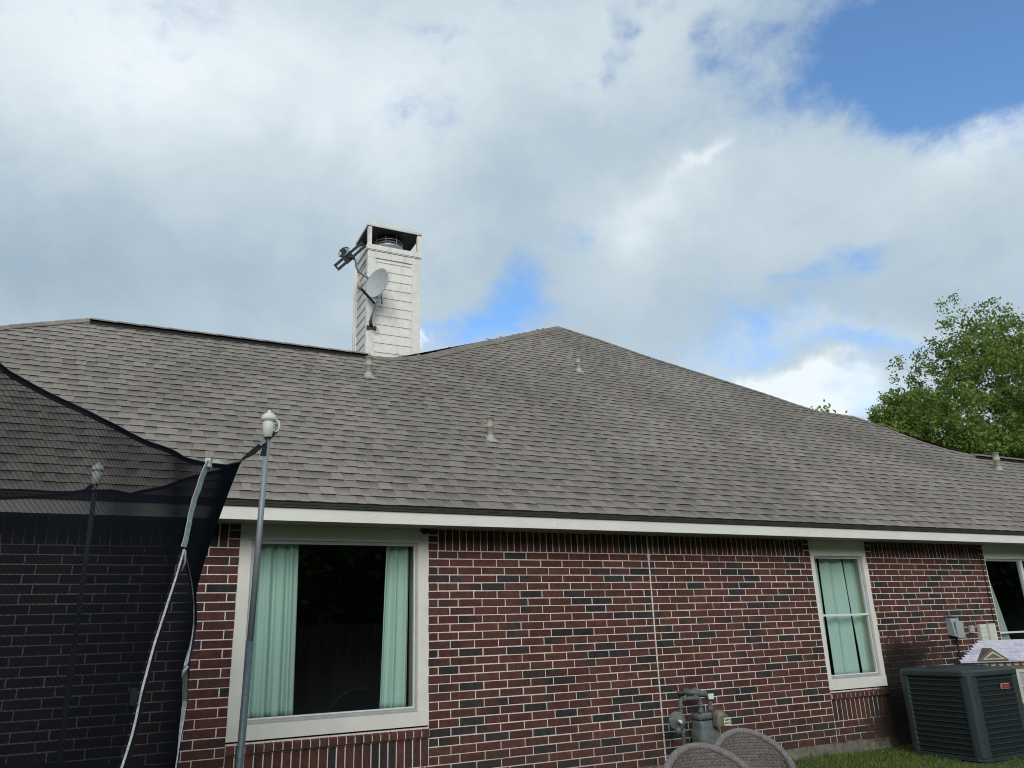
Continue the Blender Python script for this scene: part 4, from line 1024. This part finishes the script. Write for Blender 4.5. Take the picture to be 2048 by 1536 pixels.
# cardboard play cottage
toy = thing('playhouse', (6.75, -0.40, 0), 'small toy cottage with pale lilac shingled roof behind the condenser', 'playhouse', rz=R(-30))
ex_e, rw, rd, hz1, hz2 = 0, 1.45, 0.80, 0.935, 1.175     # local x along the eave, local y back
eave = [(0, 0, hz1), (rw, 0, hz1), (rw, rd, hz1), (0.50, rd, hz1)]; rdg = [(0.46, .35, hz2), (1.0, .35, hz2)]
g = G(); g.v = eave + [(x, y, z - .012) for x, y, z in eave] + rdg; g.f = [(0, 1, 9, 8), (1, 2, 9), (2, 3, 8, 9), (3, 0, 8), (4, 5, 1, 0), (5, 6, 2, 1), (6, 7, 3, 2), (7, 4, 0, 3), (7, 6, 5, 4)]; g.sm = [False] * 9
trf = obj('roof', g, 'toy_roof', toy)
nl = 9
rn_ = Vector((0, -(hz2 - hz1), .35)).normalized()
for k in range(nl):
    t0, t1 = k / nl, (k + 1) / nl; x = 0.46 * t0; xe = rw - (rw - 1.0) * t0; kk = 0
    while x < xe - .02:
        xb = min(x + random.uniform(.10, .16), xe); l = lambda t, h: Vector((0, .35 * t, hz1 + (hz2 - hz1) * t)) + rn_ * h
        g = G(); P = []
        for hh in (0, 1):
            for (xx, t) in ((x + .004, t0), (xb - .004, t0), (xb - .004, t1), (x + .004, t1)):
                v = l(t, (.007 if t == t0 else .002) if hh == 0 else -.001); P.append((xx, v.y, v.z))
        g.quadbox(P); obj('shingle', g, 'toy_roof' if random.random() > .18 else 'toy_roof_line', trf); x = xb
g = G()    # gable dormer
gx, gw, gh = 0.40, 0.19, 0.145
g.v = [(gx - gw, .01, hz1 + .0), (gx + gw, .01, hz1 + .0), (gx, .01, hz1 + gh), (gx, .30, hz1 + gh)]
g.v = [(gx - gw, -.02, hz1 + .01), (gx + gw, -.02, hz1 + .01), (gx, -.02, hz1 + gh + .01), (gx - gw, .03, hz1 + .015), (gx + gw, .03, hz1 + .015), (gx, .24, hz1 + gh + .01)]
g.f = [(0, 1, 2), (0, 2, 5, 3), (1, 4, 5, 2)]; g.sm = [False] * 3
dm = obj('gable', g, 'toy_brown', toy)
g = G(); s_ = .72; yb_ = -.024
A_ = [(gx - gw * s_, yb_, hz1 + .022), (gx + gw * s_, yb_, hz1 + .022), (gx, yb_, hz1 + gh * .80)]; Bq = [(gx - gw * s_ * .75, yb_ - .001, hz1 + .034), (gx + gw * s_ * .75, yb_ - .001, hz1 + .034), (gx, yb_ - .001, hz1 + gh * .66)]
g.v = A_ + Bq; g.f = [(0, 1, 4, 3), (1, 2, 5, 4), (2, 0, 3, 5)]; g.sm = [False] * 3; obj('gable_trim', g, 'toy_cream', dm)
g = G(); wy = .07; g.box(.07, rw - .07, wy, .34, 0, hz1 - .01); g.box(.56, rw - .07, .34, rd - .07, 0, hz1 - .01); obj('wall', g, 'toy_brown', toy)
g = G()
for k in range(14):
    xx = .09 + k * .095; g.lathe([(0.001, 0), (.042, 0), (.042, .006), (.001, .006)], (xx + .045, wy - .004, hz1 - .02), (0, -1, 0), 16, False)
tag(obj('scallop_trim', g, 'toy_cream', toy))
for wx in (.14, .67, 1.08):
    g = G(); w_, h_ = .29, .40; z_ = .43
    g.box(wx, wx + w_, wy - .02, wy - .001, z_, z_ + .04); g.box(wx, wx + w_, wy - .02, wy - .001, z_ + h_ - .04, z_ + h_); g.box(wx, wx + .04, wy - .019, wy - .001, z_ + .04, z_ + h_ - .04); g.box(wx + w_ - .04, wx + w_, wy - .019, wy - .001, z_ + .04, z_ + h_ - .04); g.box(wx + .04, wx + w_ - .04, wy - .016, wy - .001, z_ + h_ / 2 - .01, z_ + h_ / 2 + .01)
    wq = obj('window', g, 'toy_cream', toy); g = G(); g.box(wx + .04, wx + w_ - .04, wy - .006, wy - .0015, z_ + .04, z_ + h_ - .04); obj('pane', g, 'box_grey', wq)

# wicker chairs
def wicker_chair():
    t = thing('wicker_chair', (0, 0, 0), '', 'chair', 'grey wicker chairs near the wall')
    rad, zc = 0.262, 0.565
    def back_y(x): return 0.30 - 0.13 * (x / rad) ** 2
    P = []; NX, rowh = 150, 0.0165; z0 = 0.40; nz = 210
    for i in range(nz):
        row = []
        for j in range(NX):
            x = (-1 + 2 * j / (NX - 1)) * (rad - .004); ztop = zc + math.sqrt(max(0, rad ** 2 - x * x)) - 0.004
            t_ = i / (nz - 1); z = z0 + (ztop - z0) * t_
            rr_ = z / rowh; ridx = math.floor(rr_); fr = rr_ - ridx
            dy = -0.0075 * math.sin(math.pi * fr) - 0.0008 * math.sin(math.pi * fr) * math.sin(x / 0.013 * math.pi + math.pi * (ridx % 2))
            row.append((x, back_y(x) + dy + 0.05 * (z - .4), z + 0.0026 * math.sin(x / 0.013 * math.pi)))
        P.append(row)
    g = G(); g.grid(P); o = obj('backrest', g, 'wicker', t); m_ = o.modifiers.new('shell', 'SOLIDIFY'); m_.thickness = -0.012
    # rim follows the round back then runs forward as armrests
    pts = []
    for k in range(-13, 14):
        ph = k / 13 * R(98); x = rad * math.sin(ph); z = zc + rad * math.cos(ph); pts.append(Vector((x, back_y(x) - .002 + 0.05 * (z - .4), z)))
    l = [Vector((pts[0].x - .012, .05, .53)), Vector((pts[0].x - .03, -.12, .54)), Vector((pts[0].x - .02, -.25, .50)), Vector((pts[0].x, -.27, .40))]
    r_ = [Vector((-v.x, v.y, v.z)) for v in l]
    g = G(); g.tube(list(reversed(l)) + pts + r_, 0.021, 12)
    # wrapped strands on the rim
    full = list(reversed(l)) + pts + r_
    for i in range(len(full) - 1):
        a, b = full[i], full[i + 1]; n_ = max(1, int((b - a).length / .012))
        for k in range(n_):
            p = a.lerp(b, k / n_); g.lathe([(0.0205, -.004), (0.0232, 0), (0.0205, .004)], p, (b - a) + Vector((0, 0, .003)), 10)
    obj('armrest', g, 'wicker_rim', t)
    g = G()
    for sx in (-1, 1):
        Pq = []
        for i in range(60):
            z = .16 + (.36) * i / 59; Pq.append([(sx * (rad + .012) + .003 * math.sin(z / .0125 * 3.1416) * math.sin(y_ / .016 * 3.14), y_, z) for y_ in np.linspace(-.26, .16, 60)])
        g.grid(Pq)
    g.grid([[(x, y, .40 + .002 * math.sin(x * 260) * math.sin(y * 260)) for x in np.linspace(-.27, .27, 60)] for y in np.linspace(-.28, .22, 60)])
    g.grid([[(x, -.28, z) for x in np.linspace(-.27, .27, 8)] for z in np.linspace(.2, .40, 8)])
    obj('seat', g, 'wicker', t)
    for sx in (-.24, .24):
        for sy in (-.25, .18): g = G(); g.tube([(sx, sy, .0), (sx, sy, .40)], .016, 10); obj('leg', g, 'wicker_rim', t)
    return t
c1 = wicker_chair(); c2 = copy_tree(c1)
c1.scale = (1.12, 1.1, 1.0); c2.scale = (1.02, 1.02, 1.0)
c1.location = (0.03, -3.76, 0.0); c1.rotation_euler.z = R(-12); c1['label'] = 'round backed grey wicker chair standing nearer the camera, left of its twin'
c2.location = (0.62, -3.38, 0.0); c2.rotation_euler.z = R(-20); c2['label'] = 'round backed grey wicker chair partly hidden behind its twin, nearer the gas meter'

# trampoline with net enclosure
TC = Vector((-4.277, -2.63, 0)); PR = 2.07; NR = 1.76
tr = thing('trampoline', tuple(TC), 'trampoline with black safety net and grey steel poles beside the house', 'trampoline')
to = tuple(TC); MATZ = 0.74
PANG = [-3.0, 56.0, 116, 176, -124, -67.0]
def net_r(th, z):
    f = 0.0
    for a in PANG:
        d = abs((th - a + 180) % 360 - 180); w = max(0, 1 - d / 24.0); f = max(f, w * w * (3 - 2 * w) * (0.3 if a == -67.0 else 1))
    k = max(0, (z - 1.72) / 0.72)
    base = NR - 0.05 * max(0, 1.2 - z)
    amp = .175 if True else 0
    return base + amp * f * k ** 1.25
def net_top(th):
    best = 1e9; zz = 2.30
    ds = sorted([(abs((th - a + 180) % 360 - 180), a) for a in PANG]); d0 = ds[0][0]; span = (ds[0][0] + ds[1][0]) / 2
    t_ = min(1, d0 / span); top = 2.445 if abs((th + 3 + 180) % 360 - 180) < 31 else 2.50
    if ds[0][1] == 56.0 or (ds[0][1] == -3.0 and th > -3): top = 2.445 + (2.535 - 2.445) * min(1, max(0, (th + 3) / 59.0))
    sag = 0.135 if not (-63.5 < th < -3) else 0.135
    z = top - sag * (1 - (1 - t_) ** 2)
    return z
# measured hem line on the near side
nearT = [(-75, 2.52), (-63.5, 2.49), (-58.1, 2.402), (-52.1, 2.365), (-44.8, 2.326), (-35.0, 2.299), (-24.5, 2.303), (-18, 2.318), (-12, 2.35), (-6, 2.41), (-3, 2.447)]
farT = [(-3, 2.447), (3, 2.45), (14.5, 2.452), (25.9, 2.436), (39.5, 2.443), (48.4, 2.512), (56, 2.54), (64.1, 2.502), (70.4, 2.478), (85, 2.46), (116, 2.54)]
def hem(th):
    if -75 <= th <= -3: return float(np.interp(th, [a for a, b in nearT], [b for a, b in nearT]))
    if -3 < th <= 116: return float(np.interp(th, [a for a, b in farT], [b for a, b in farT]))
    return net_top(th)
def cylp(th, z, dr=0.0):
    r = net_r(th, z) + dr + (0.010 * math.sin(th * 0.42 + z * 2.1) * math.sin(z * 1.4 + 1) if -60 < th < -6 else 0); return TC + Vector((r * math.cos(R(th)), r * math.sin(R(th)), z))
def net_sheet(tha, thb, name, m, z_lo=None, z_hi=None, dr=0.0, nth=60, nz=26, uvs=True):
    """tha/thb: angle or function of z for the sheet's two vertical edges"""
    fa = tha if callable(tha) else (lambda z: tha); fb_ = thb if callable(thb) else (lambda z: thb)
    P = []; UVs = []
    for i in range(nz):
        row = []; t_ = i / (nz - 1)
        for j in range(nth):
            s = j / (nth - 1); th0 = fa(MATZ) + (fb_(MATZ) - fa(MATZ)) * s; z = None
            zt = z_hi(th0) if z_hi else hem(th0); zl_ = z_lo(th0) if z_lo else MATZ
            z = zl_ + (zt - zl_) * t_
            th = fa(z) + (fb_(z) - fa(z)) * s
            if not z_hi: zt = hem(th); z = zl_ + (zt - zl_) * t_
            p = cylp(th, z, dr); row.append(p); UVs.append((th / 57.3 * NR, z))
        P.append(row)
    g = G(); g.grid(P); g.v = [tuple(v) for v in g.v]
    o = obj(name, g, m, tr, to); me = o.data; uvl = me.uv_layers.new(name='UVMap')
    li = np.empty(len(me.loops), dtype=np.int32); me.loops.foreach_get('vertex_index', li)
    uvl.data.foreach_set('uv', np.array(UVs, dtype=np.float32)[li].ravel())
    return o
slL = [(1.90, -21.9), (1.892, -22.4), (1.663, -26.5), (1.467, -29.5), (1.276, -31.8), (1.132, -32.7), (1.019, -33.8), (0.78, -35.5)]
slR = [(1.90, -21.9), (1.884, -21.5), (1.80, -18.2), (1.737, -15.6), (1.64, -12.0), (1.555, -9.9), (1.45, -11.0), (1.371, -13.2), (1.30, -11.5), (1.20, -8.4), (1.12, -8.5), (1.02, -10.5), (0.919, -13.0), (0.78, -15.0)]
def curve(tab):
    tab = sorted(tab); zs_ = [a for a, b in tab]; ts_ = [b for a, b in tab]
    def f(z):
        if z >= 1.90: return float(np.interp(z, [1.90, 2.123, 2.33], [-21.9, -20.4, -18.3]))
        return float(np.interp(z, zs_, ts_))
    return f
fL, fR = curve(slL), curve(slR)
# near net is one cloth in two sheets that meet above the open zip
net_sheet(-75, fL, 'net_panel', 'net_mesh', nth=60, nz=60)
net_sheet(fR, -3, 'net_panel', 'net_mesh', nth=30, nz=60)
net_sheet(-3, 56, 'net_panel', 'net_mesh', nth=50)
net_sheet(56, 116, 'net_panel', 'net_mesh', nth=50)
net_sheet(116, 176, 'net_panel', 'net_mesh', nth=30)
net_sheet(176, 285, 'net_panel', 'net_mesh', nth=50)
for a, b in ((-75, -3), (-3, 56), (56, 116)):
    net_sheet(a, b, 'net_hem', 'net_hem', z_lo=lambda t_: hem(t_) - 0.020, z_hi=lambda t_: hem(t_) + .001, dr=0.003, nth=50, nz=3)
    g = G(); g.tube([cylp(a + (b - a) * k / 50, hem(a + (b - a) * k / 50), .002) for k in range(51)], 0.0045, 6, False); obj('hem_cord', g, 'webbing_black', tr, to)
# zip tapes along the open door slit
def tape(f, z0, z1, dth, name, wid=0.8, m='zip_tape', dr=0.006):
    P = []; k_ = 90
    for i in range(k_):
        z = z0 + (z1 - z0) * i / (k_ - 1); th = f(z); P.append([cylp(th, z, dr), cylp(th + wid * 0.5 * dth, z, dr + .002), cylp(th + wid * dth, z, dr)])
    g = G(); g.grid(P); o = obj(name, g, m, tr, to); mm = o.modifiers.new('t', 'SOLIDIFY'); mm.thickness = .0015; return o
def wseg(z): # tape turns flat and shows wide where the cloth curls
    return 0.35 + 0.55 * (math.sin((z - 0.9) * 7.2) > 0.2)
P = []
for i in range(90):
    z = .80 + 1.085 * i / 89; q_ = cylp(fL(z), z, .012); dv = Vector((0.80, -0.10, 0)) * 0.011; P.append([q_, q_ + dv * .5, q_ + dv])
g = G(); g.grid(P); obj('zip', g, 'zip_tape', tr, to)
tape(lambda z: fL(z) + .45, 0.80, 1.88, 1, 'zip_binding', 1.5, 'webbing_black', .006)
P = []
for i in range(140):
    z = .80 + 1.08 * i / 139; w_ = 0.45 + 1.9 * max(0, math.sin((z - 1.02) * 6.2 + 0.2)) ; th = fR(z); q_ = cylp(th, z, .010); dv = Vector((-0.88, 0.40, 0)) * (0.006 + 0.019 * max(0, math.sin((z - 1.02) * 6.2 + 0.2))); P.append([q_, q_ + dv * .5 + Vector((0, -.003, 0)), q_ + dv])
g = G(); g.grid(P); obj('zip', g, 'zip_tape', tr, to)
P = []
for i in range(140):
    z = .80 + 1.085 * i / 139; q_ = cylp(fR(z), z, .008); dv = Vector((0.90, -0.05, 0)) * (0.006 + 0.010 * max(0, math.sin((z - 1.3) * 6.2))); P.append([q_, q_ + dv])
g = G(); g.grid(P); obj('zip_binding', g, 'webbing_black', tr, to)
g = G(); pz_ = cylp(-21.9, 1.86, .015); g.tube([pz_ + Vector((0, 0, .02)), pz_, pz_ + Vector((.004, 0, -.035)), pz_ + Vector((-.006, 0, -.075))], [.006, .008, .005, .003], 6)
p2 = cylp(-13.5, 1.345, .015); obj('zip_pull', g, 'aluminium', tr, to)
g = G(); g.tube([p2 + Vector((0, 0, .02)), p2 + Vector((-.018, 0, 0)), p2 + Vector((-.024, 0, -.028))], [.006, .008, .004], 6); obj('zip_pull', g, 'aluminium', tr, to)
g = G(); p3 = cylp(-32.6, 1.27, .01); g.box(p3.x - .022, p3.x + .006, p3.y - .012, p3.y + .004, p3.z - .03, p3.z + .035); obj('buckle', g, 'webbing_black', tr, to)
# grey reinforcing strap above the door
g = G(); pts = []; wds = []
for i in range(16):
    z = 1.895 + (2.325 - 1.895) * i / 15; th = fL(z); p = cylp(th, z, .010 + random.uniform(-.001, .003)); pts.append(p)
    tv = Vector((-math.sin(R(th)), math.cos(R(th)), random.uniform(-.03, .03))); wds.append(tv * (0.040 - 0.008 * (1 - i / 15)) * (1 + random.uniform(-.06, .06)))
g.strip(pts, wds, (math.cos(R(-21)), math.sin(R(-21)), 0)); obj('door_strap', g, 'webbing_grey', tr, to)
g = G(); pt_ = cylp(-18.2, 2.318, .008); tv = Vector((-math.sin(R(-18)), math.cos(R(-18)), 0)) * .023; up_ = Vector((0, 0, .022)); nr_ = Vector((math.cos(R(-18)), math.sin(R(-18)), 0)) * .012
g.quadbox([pt_ - tv - up_ + nr_, pt_ + tv - up_ + nr_, pt_ + tv + up_ + nr_, pt_ - tv + up_ + nr_, pt_ - tv - up_ - nr_, pt_ + tv - up_ - nr_, pt_ + tv + up_ - nr_, pt_ - tv + up_ - nr_]); obj('strap_end', g, 'webbing_grey', tr, to)
# poles with caps and straps
def pole(ang, ztop, visible=True, lean=0.0):
    c_ = TC + Vector((PR * math.cos(R(ang)), PR * math.sin(R(ang)), 0)); rad_ = Vector((math.cos(R(ang)), math.sin(R(ang)), 0)); tan_ = Vector((-math.sin(R(ang)), math.cos(R(ang)), 0))
    b = c_ + Vector((-lean, 0, 0))
    at = lambda z: b.lerp(c_, z / ztop) + Vector((0, 0, z))
    g = G(); g.tube([at(1.45), at(ztop - .08)], 0.0165, 16); po = obj('pole', g, 'pole_metal', tr, to)
    g = G(); g.tube([at(0.02), at(1.47)], 0.0195, 16); obj('lower_sleeve', g, 'sleeve_metal', po, to)
    zt_ = ztop
    g = G(); cc = c_ + Vector((0, 0, zt_))
    g.lathe([(0.020, -.142), (0.027, -.14), (0.027, -.125), (0.031, -.12), (0.034, -.055), (0.030, -.05), (0.030, -.045), (0.043, -.040), (0.044, -.030), (0.038, -.010), (0.025, .002), (0.012, .006), (0.012, .012), (0.010, .020), (0.001, .024)], cc, (0, 0, 1), 24)
    hk = tan_ * 0.4 + rad_ * 0.9
    if abs(ang + 3) < 1: hk = RT * 0.95
    hk.z = 0; hk.normalize()
    g.tube([cc + hk * .036 + Vector((0, 0, -.036)), cc + hk * .058 + Vector((0, 0, -.048)), cc + hk * .063 + Vector((0, 0, -.075)), cc + hk * .058 + Vector((0, 0, -.100)), cc + hk * .040 + Vector((0, 0, -.108)), cc + hk * .03 + Vector((0, 0, -.095))], .0065, 10)
    obj('cap', g, 'pole_cap', po, to)
    cn = cylp(ang, hem(ang), 0.0)
    h0 = cc + hk * .05 + Vector((0, 0, -.10))
    g = G(); side = (cn - h0).normalized().cross((CAMPOS - h0).normalized()).normalized()
    mids = [h0, h0.lerp(cn, .35) + Vector((0, 0, -.008)), h0.lerp(cn, .7) + Vector((0, 0, -.010)), cn]
    nv = (CAMPOS - h0).normalized(); nv = nv - (cn - h0).normalized() * nv.dot((cn - h0).normalized())
    g.strip(mids, [side * .010, side * .014, side * .016, side * .006], nv); obj('strap', g, 'webbing_black', tr, to)
    g = G(); q_ = h0.lerp(cn, .42); g.strip([h0.lerp(cn, .34) + nv * .004, h0.lerp(cn, .5) + nv * .004], [side * .010, side * .010], nv * 3); obj('strap_buckle', g, 'buckle_grey', tr, to)
    t0 = cc + Vector((0, 0, -.135)) - hk * .012 + nv * .022
    g = G(); g.strip([t0 + Vector((0, 0, .01)), t0 + Vector((0, 0, -.06)) - hk * .004, t0 + Vector((0, 0, -.115)) - hk * .012], [hk * .006, hk * .012, hk * .018], nv); obj('strap_tail', g, 'webbing_black', tr, to)
for a in PANG: pole(a, 2.725 if a != 56.0 else 2.735, lean=(0.05 if a == -3.0 else 0.0))
# frame, bed and legs
g = G(); g.tube([TC + Vector((1.93 * math.cos(k * math.pi / 30), 1.93 * math.sin(k * math.pi / 30), MATZ)) for k in range(61)], .022, 10); obj('frame_ring', g, 'galvanised', tr, to)
g = G(); g.lathe([(0.001, MATZ + .002), (1.62, MATZ + .002), (1.62, MATZ - .004), (0.001, MATZ - .004)], TC, (0, 0, 1), 60, False); obj('bed', g, 'webbing_black', tr, to)
g = G(); g.lathe([(1.60, MATZ + .012), (1.62, MATZ + .035), (1.96, MATZ + .035), (1.98, MATZ + .012)], TC, (0, 0, 1), 60); obj('spring_pad', g, 'foam_blue', tr, to)
for a in PANG[:]:
    g = G(); c_, s_ = math.cos(R(a)), math.sin(R(a)); d_ = 9
    pa = [TC + Vector((1.93 * math.cos(R(a - d_)), 1.93 * math.sin(R(a - d_)), MATZ)), TC + Vector((1.93 * math.cos(R(a - d_)), 1.93 * math.sin(R(a - d_)), .03)), TC + Vector((1.93 * math.cos(R(a + d_)), 1.93 * math.sin(R(a + d_)), .03)), TC + Vector((1.93 * math.cos(R(a + d_)), 1.93 * math.sin(R(a + d_)), MATZ))]
    g.tube(pa, .019, 10); obj('leg', g, 'galvanised', tr, to)

# ------------------------------------------------------------------ trees
def tree(name, loc, H, crown_r, crown_z, nleaf, leaf, seed, label, cat='tree', group=None, squash=0.75, lobes=26):
    rnd = np.random.default_rng(seed); pr = random.Random(seed)
    t = thing(name, loc, label, cat, group)
    g = G(); limbs = []
    base_r = H * 0.028
    def branch(p, d, l, r, depth):
        pts = [p]; rr_ = [r]; n_ = 4
        for i in range(n_):
            d = (d + Vector((pr.uniform(-.25, .25), pr.uniform(-.25, .25), pr.uniform(-.1, .22)))).normalized(); p = p + d * l / n_; pts.append(p); rr_.append(r * (1 - .45 * (i + 1) / n_))
        g.tube(pts, rr_, 8 if depth < 2 else 5, False); limbs.append((pts, depth))
        if depth < 4:
            for k in range(pr.choice((3, 3, 4)) if depth < 3 else 3):
                a = pr.uniform(0, 6.283); sp = pr.uniform(.5, 1.0); q = pts[pr.choice((2, 3, 4))]
                ax = d.orthogonal().normalized(); ax.rotate(Matrix.Rotation(a, 3, d)); nd = (d * math.cos(sp) + ax * math.sin(sp)).normalized()
                branch(q, nd, min(l * pr.uniform(.5, .7), crown_r * .62), rr_[-1] * pr.uniform(.55, .8), depth + 1)
    branch(Vector((0, 0, -.1)), Vector((0, 0, 1)), min(crown_z * 0.55, crown_z - crown_r * .35), base_r, 0)
    obj('trunk', g, 'bark', t)
    # crown: leaf sprays gathered round many small boughs, denser at the shell of each bough
    cent = []
    for k in range(lobes):
        u = rnd.normal(size=3); u /= np.linalg.norm(u); rr2 = crown_r * (0.30 + 0.62 * rnd.random() ** .5)
        cent.append((u[0] * rr2, u[1] * rr2, crown_z + u[2] * rr2 * squash, crown_r * rnd.uniform(.20, .36)))
    sprays = []
    tips = [p[-1] for p, d_ in limbs if d_ >= 3]
    per = max(12, int(nleaf / 46 / lobes))
    for (cx, cy, cz, r) in cent:
        for q in range(per):
            u = rnd.normal(size=3); u /= np.linalg.norm(u); rr3 = r * (rnd.random() ** .38) * (1 + .38 * (rnd.random() < .12))
            sprays.append((cx + u[0] * rr3, cy + u[1] * rr3, cz + u[2] * rr3 * .8, u))
    S = np.array([s[:3] for s in sprays]); Un = np.array([s[3] for s in sprays]); ns_ = len(S); m_ = max(1, nleaf // ns_)
    # a spray is a short upward twig dressed with leaves
    tw = Un * 0.6 + np.array([0, 0, .7]) + rnd.normal(size=(ns_, 3)) * .35; tw /= np.linalg.norm(tw, axis=1)[:, None]; tl = rnd.uniform(.25, .75, ns_) * leaf * 7
    tt = rnd.random((ns_, m_)); C_ = S[:, None, :] + tw[:, None, :] * (tt * tl[:, None])[:, :, None] + rnd.normal(size=(ns_, m_, 3)) * leaf * (1.1 + 1.1 * (1 - tt))[:, :, None]
    C_ = C_.reshape(-1, 3); n_ = len(C_)
    A_ = rnd.normal(size=(n_, 3)); A_ /= np.linalg.norm(A_, axis=1)[:, None]; B_ = rnd.normal(size=(n_, 3)); B_ -= A_ * (A_ * B_).sum(1)[:, None]; B_ /= np.linalg.norm(B_, axis=1)[:, None]
    ls = leaf * rnd.uniform(.6, 1.25, n_)
    V = np.empty((n_, 4, 3)); V[:, 0] = C_ - A_ * ls[:, None]; V[:, 1] = C_ + B_ * ls[:, None] * .45; V[:, 2] = C_ + A_ * ls[:, None]; V[:, 3] = C_ - B_ * ls[:, None] * .45
    me = bpy.data.meshes.new('crown'); me.vertices.add(n_ * 4); me.vertices.foreach_set('co', V.ravel()); me.loops.add(n_ * 4); me.loops.foreach_set('vertex_index', np.arange(n_ * 4, dtype=np.int32))
    me.polygons.add(n_); me.polygons.foreach_set('loop_start', np.arange(n_) * 4); me.polygons.foreach_set('loop_total', np.full(n_, 4))
    tn = np.repeat(np.clip(rnd.normal(.45, .28, ns_), 0, 1), m_); tn = np.clip(tn + rnd.normal(0, .15, n_), 0, 1)
    a = me.color_attributes.new('tint', 'FLOAT_COLOR', 'POINT'); cc = np.ones((n_, 4, 4)); cc[:, :, :3] = tn[:, None, None]; a.data.foreach_set('color', cc.ravel().astype(np.float32))
    me.materials.append(MAT['leaf']); me.update(calc_edges=True)
    link(bpy.data.objects.new('crown', me), t)
    return t
tree('oak_tree', (25.7, 7.8, 0), 11.0, 6.7, 5.6, 190000, 0.072, 4, 'large leafy green tree rising behind the right end of the roof', lobes=80, squash=.86)
tree('bushy_tree', (21.3, 8.5, 0), 8.3, 2.9, 6.4, 56000, 0.07, 31, 'lower dark green bushy tree left of the large tree, its foot hidden by the roof', lobes=24, squash=.95)
tree('small_tree', (17.35, 10.45, 0), 8.2, 0.75, 7.5, 1600, 0.07, 9, 'thin tree whose two top sprigs just clear the roof ridge', lobes=9, squash=1.0)
# yard behind the photographer, seen only as reflections in the panes
fen = thing('wooden_fence', (0, -13.5, 0), 'brown wooden privacy fence at the back of the yard', 'fence')
g = G()
for k in range(260):
    x = -12 + k * .16; h = 1.85 + random.uniform(-.01, .01); g.box(x, x + .145, -13.5, -13.48, 0, h)
tag(obj('picket', g, 'fence_wood', fen, (0, -13.5, 0)), kind='stuff')
t1 = tree('yard_tree', (-4.5, -17.0, 0), 5.4, 2.9, 2.9, 30000, 0.17, 15, 'bushy low tree behind the fence, reflected in the large window', group='trees reflected in the windows', lobes=44, squash=.85)
nth_ = ['second', 'third', 'fourth', 'fifth', 'sixth', 'seventh', 'eighth', 'ninth', 'tenth', 'eleventh', 'twelfth']
for k, w_ in enumerate(nth_):
    c = copy_tree(t1); c.location = (0.0 + k * 4.3, -17.2 - 0.8 * (k % 2), 0); q_ = 0.95 + 0.12 * (k % 3); c.scale = (q_ * 1.1, q_ * 1.1, q_); c.rotation_euler.z = k * 1.7
    c['label'] = w_ + ' bushy tree in the row behind the back fence'
